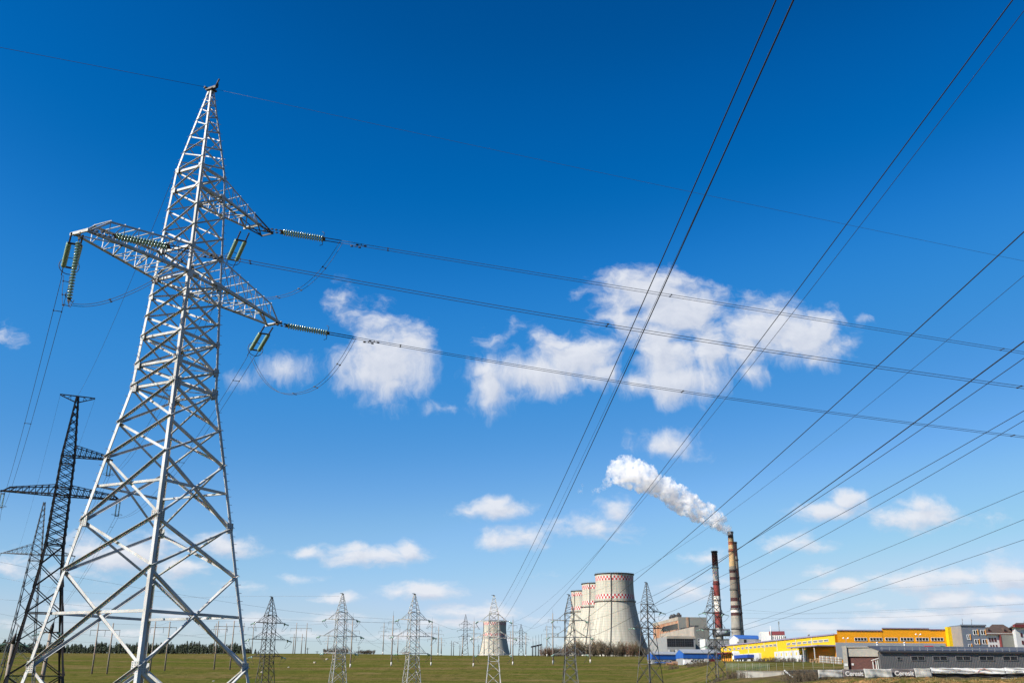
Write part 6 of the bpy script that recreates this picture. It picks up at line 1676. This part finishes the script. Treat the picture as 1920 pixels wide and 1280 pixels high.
# conifers standing clear of the forest
for px, hp, lab in ((478, 15, 'thin dark conifer left of the dark weathered pylon'), (484, 10, 'lowest dark conifer beside the dark weathered pylon'), (468, 18, 'dark conifer at the forest\'s right end by the bright pylon\'s right foot')):
    p = at(px, 1230, 760.); p[2] = gz(p[0], p[1]); hgt = at(px, 1230 - hp, 760.)[2] - p[2]; root = thing('conifer', lab, 'tree', tuple(p), 0, 'conifers beside the forest')
    t_ = MB(); t_.tube([(0, 0, -1), (0, 0, hgt * .92)], [.28, .06], 6); t_.build('trunk', M['bark'], root); m = MB()
    for i in range(14):
        f = i / 14; zc_ = hgt * (.15 + .85 * f); rr = hgt * .24 * (1 - f) ** .8 + .2
        for j in range(12):
            a = r.uniform(0, 6.28); q = np.array((0, 0, zc_)); tip_ = q + np.array((math.cos(a) * rr, math.sin(a) * rr, -rr * r.uniform(.1, .5))); sd = np.array((-math.sin(a), math.cos(a), 0)) * rr * .3
            m.add([q + np.array((0, 0, hgt * .08)), tip_ + sd, tip_ - sd], [(0, 1, 2)])
    m.build('crown', M['pine'], root)

# rocks
def rock(lab, p, s_, seed, mt_, grp_):
    r_ = np.random.default_rng(seed); m = MB(); n1, n2 = 7, 10; vs = []
    for i in range(n1 + 1):
        for j in range(n2):
            th, ph = math.pi * i / n1, 2 * math.pi * j / n2
            d_ = np.array((math.sin(th) * math.cos(ph), math.sin(th) * math.sin(ph), math.cos(th))); k = 1 + .22 * math.sin(3 * ph + seed) * math.sin(2 * th) + (.13 * r_.normal() if 0 < i < n1 else 0)
            vs.append(d_ * k * np.array((s_, s_ * .8, s_ * .62)))
    fs = [(i * n2 + j, (i + 1) * n2 + j, (i + 1) * n2 + (j + 1) % n2, i * n2 + (j + 1) % n2) for i in range(n1) for j in range(n2)]
    m.add(vs, fs); o = m.build('rock', mt_, None); o.location = tuple(p); return tag(o, lab, 'rock', grp_)


M['stone'] = mat('pale_fieldstone', (.42, .37, .31), .9, noise=(1.2, .3, None)); M['earth'] = mat('clay_lump', (.36, .24, .14), .95, noise=(1.0, .4, None))
for i, (px, py, s_, lab) in enumerate(((541, 1251, .42, 'white stone in the grass right of the dark weathered pylon'), (590, 1242.5, .7, 'stone heap high in the field left of the white-legged pylon'), (491, 1260.5, .5, 'pale stone at the foot of the dark weathered pylon'), (613, 1236.5, .8, 'flat stones near the crest left of the white-legged pylon'), (400, 1277, .35, 'small grey stone at the bottom edge near the bright pylon\'s right foot'))):
    p = on_ground(px, py); p[2] += s_ * .3; rock(lab, p, s_, i + 3, M['stone'], 'stones in the field')
for i, (px, py, s_, lab) in enumerate(((1302, 1275.5, .85, 'large clay boulder left of the dark pylon at the striped chimney'), (1311, 1275.0, .6, 'smaller clay boulder beside the large one left of that dark pylon'), (1396, 1274.5, .32, 'small pale stone right of the dark pylon\'s feet'), (1460, 1273.5, .5, 'pale boulder on the bank below the leaning pipe'), (1467, 1273.0, .42, 'yellowish stone touching the boulder below the leaning pipe'), (1485, 1275.5, .48, 'round stone on the dug bank, middle of the stones'), (1493, 1276.3, .34, 'small dark stone beside the round stone on the bank'), (1535, 1275.5, .4, 'clay lump below the first white tarpaulin'))):
    p = at(px, py, 150. if px > 1400 else 165.); p[2] = gz(p[0], p[1]) + s_ * .25; rock(lab, p, s_, i + 30, M['earth'] if i in (0, 1, 7) else M['stone'], 'stones on the dug bank')
# dry grass on the dug bank
m = MB(); r = random.Random(11); M['drygrass'] = mat('dry_grass', (.27, .18, .065), .95, noise=(.3, .5, (.10, .11, .035)))
for k in range(5200):
    Y_ = r.uniform(92, 163); px = r.uniform(1260, 1960); d_ = ray(px, 1276); x = d_[0] / d_[1] * Y_ + r.gauss(0, .4)
    if x < 30:
        continue
    z = gz(x, Y_); hgt = r.uniform(.12, .42); a = r.uniform(0, 6.28)
    for _ in range(3):
        a += 2.1; lx, ly = math.cos(a) * .05, math.sin(a) * .05
        m.add([(x - lx, Y_ - ly, z - .05), (x + lx, Y_ + ly, z - .05), (x + r.gauss(0, .14), Y_ + r.gauss(0, .14), z + hgt)], [(0, 1, 2)])
o_ = m.build('grass', M['drygrass'], None); o_['kind'] = 'stuff'; o_['label'] = 'dry grass tufts on the dug-over bank'; o_['category'] = 'grass'
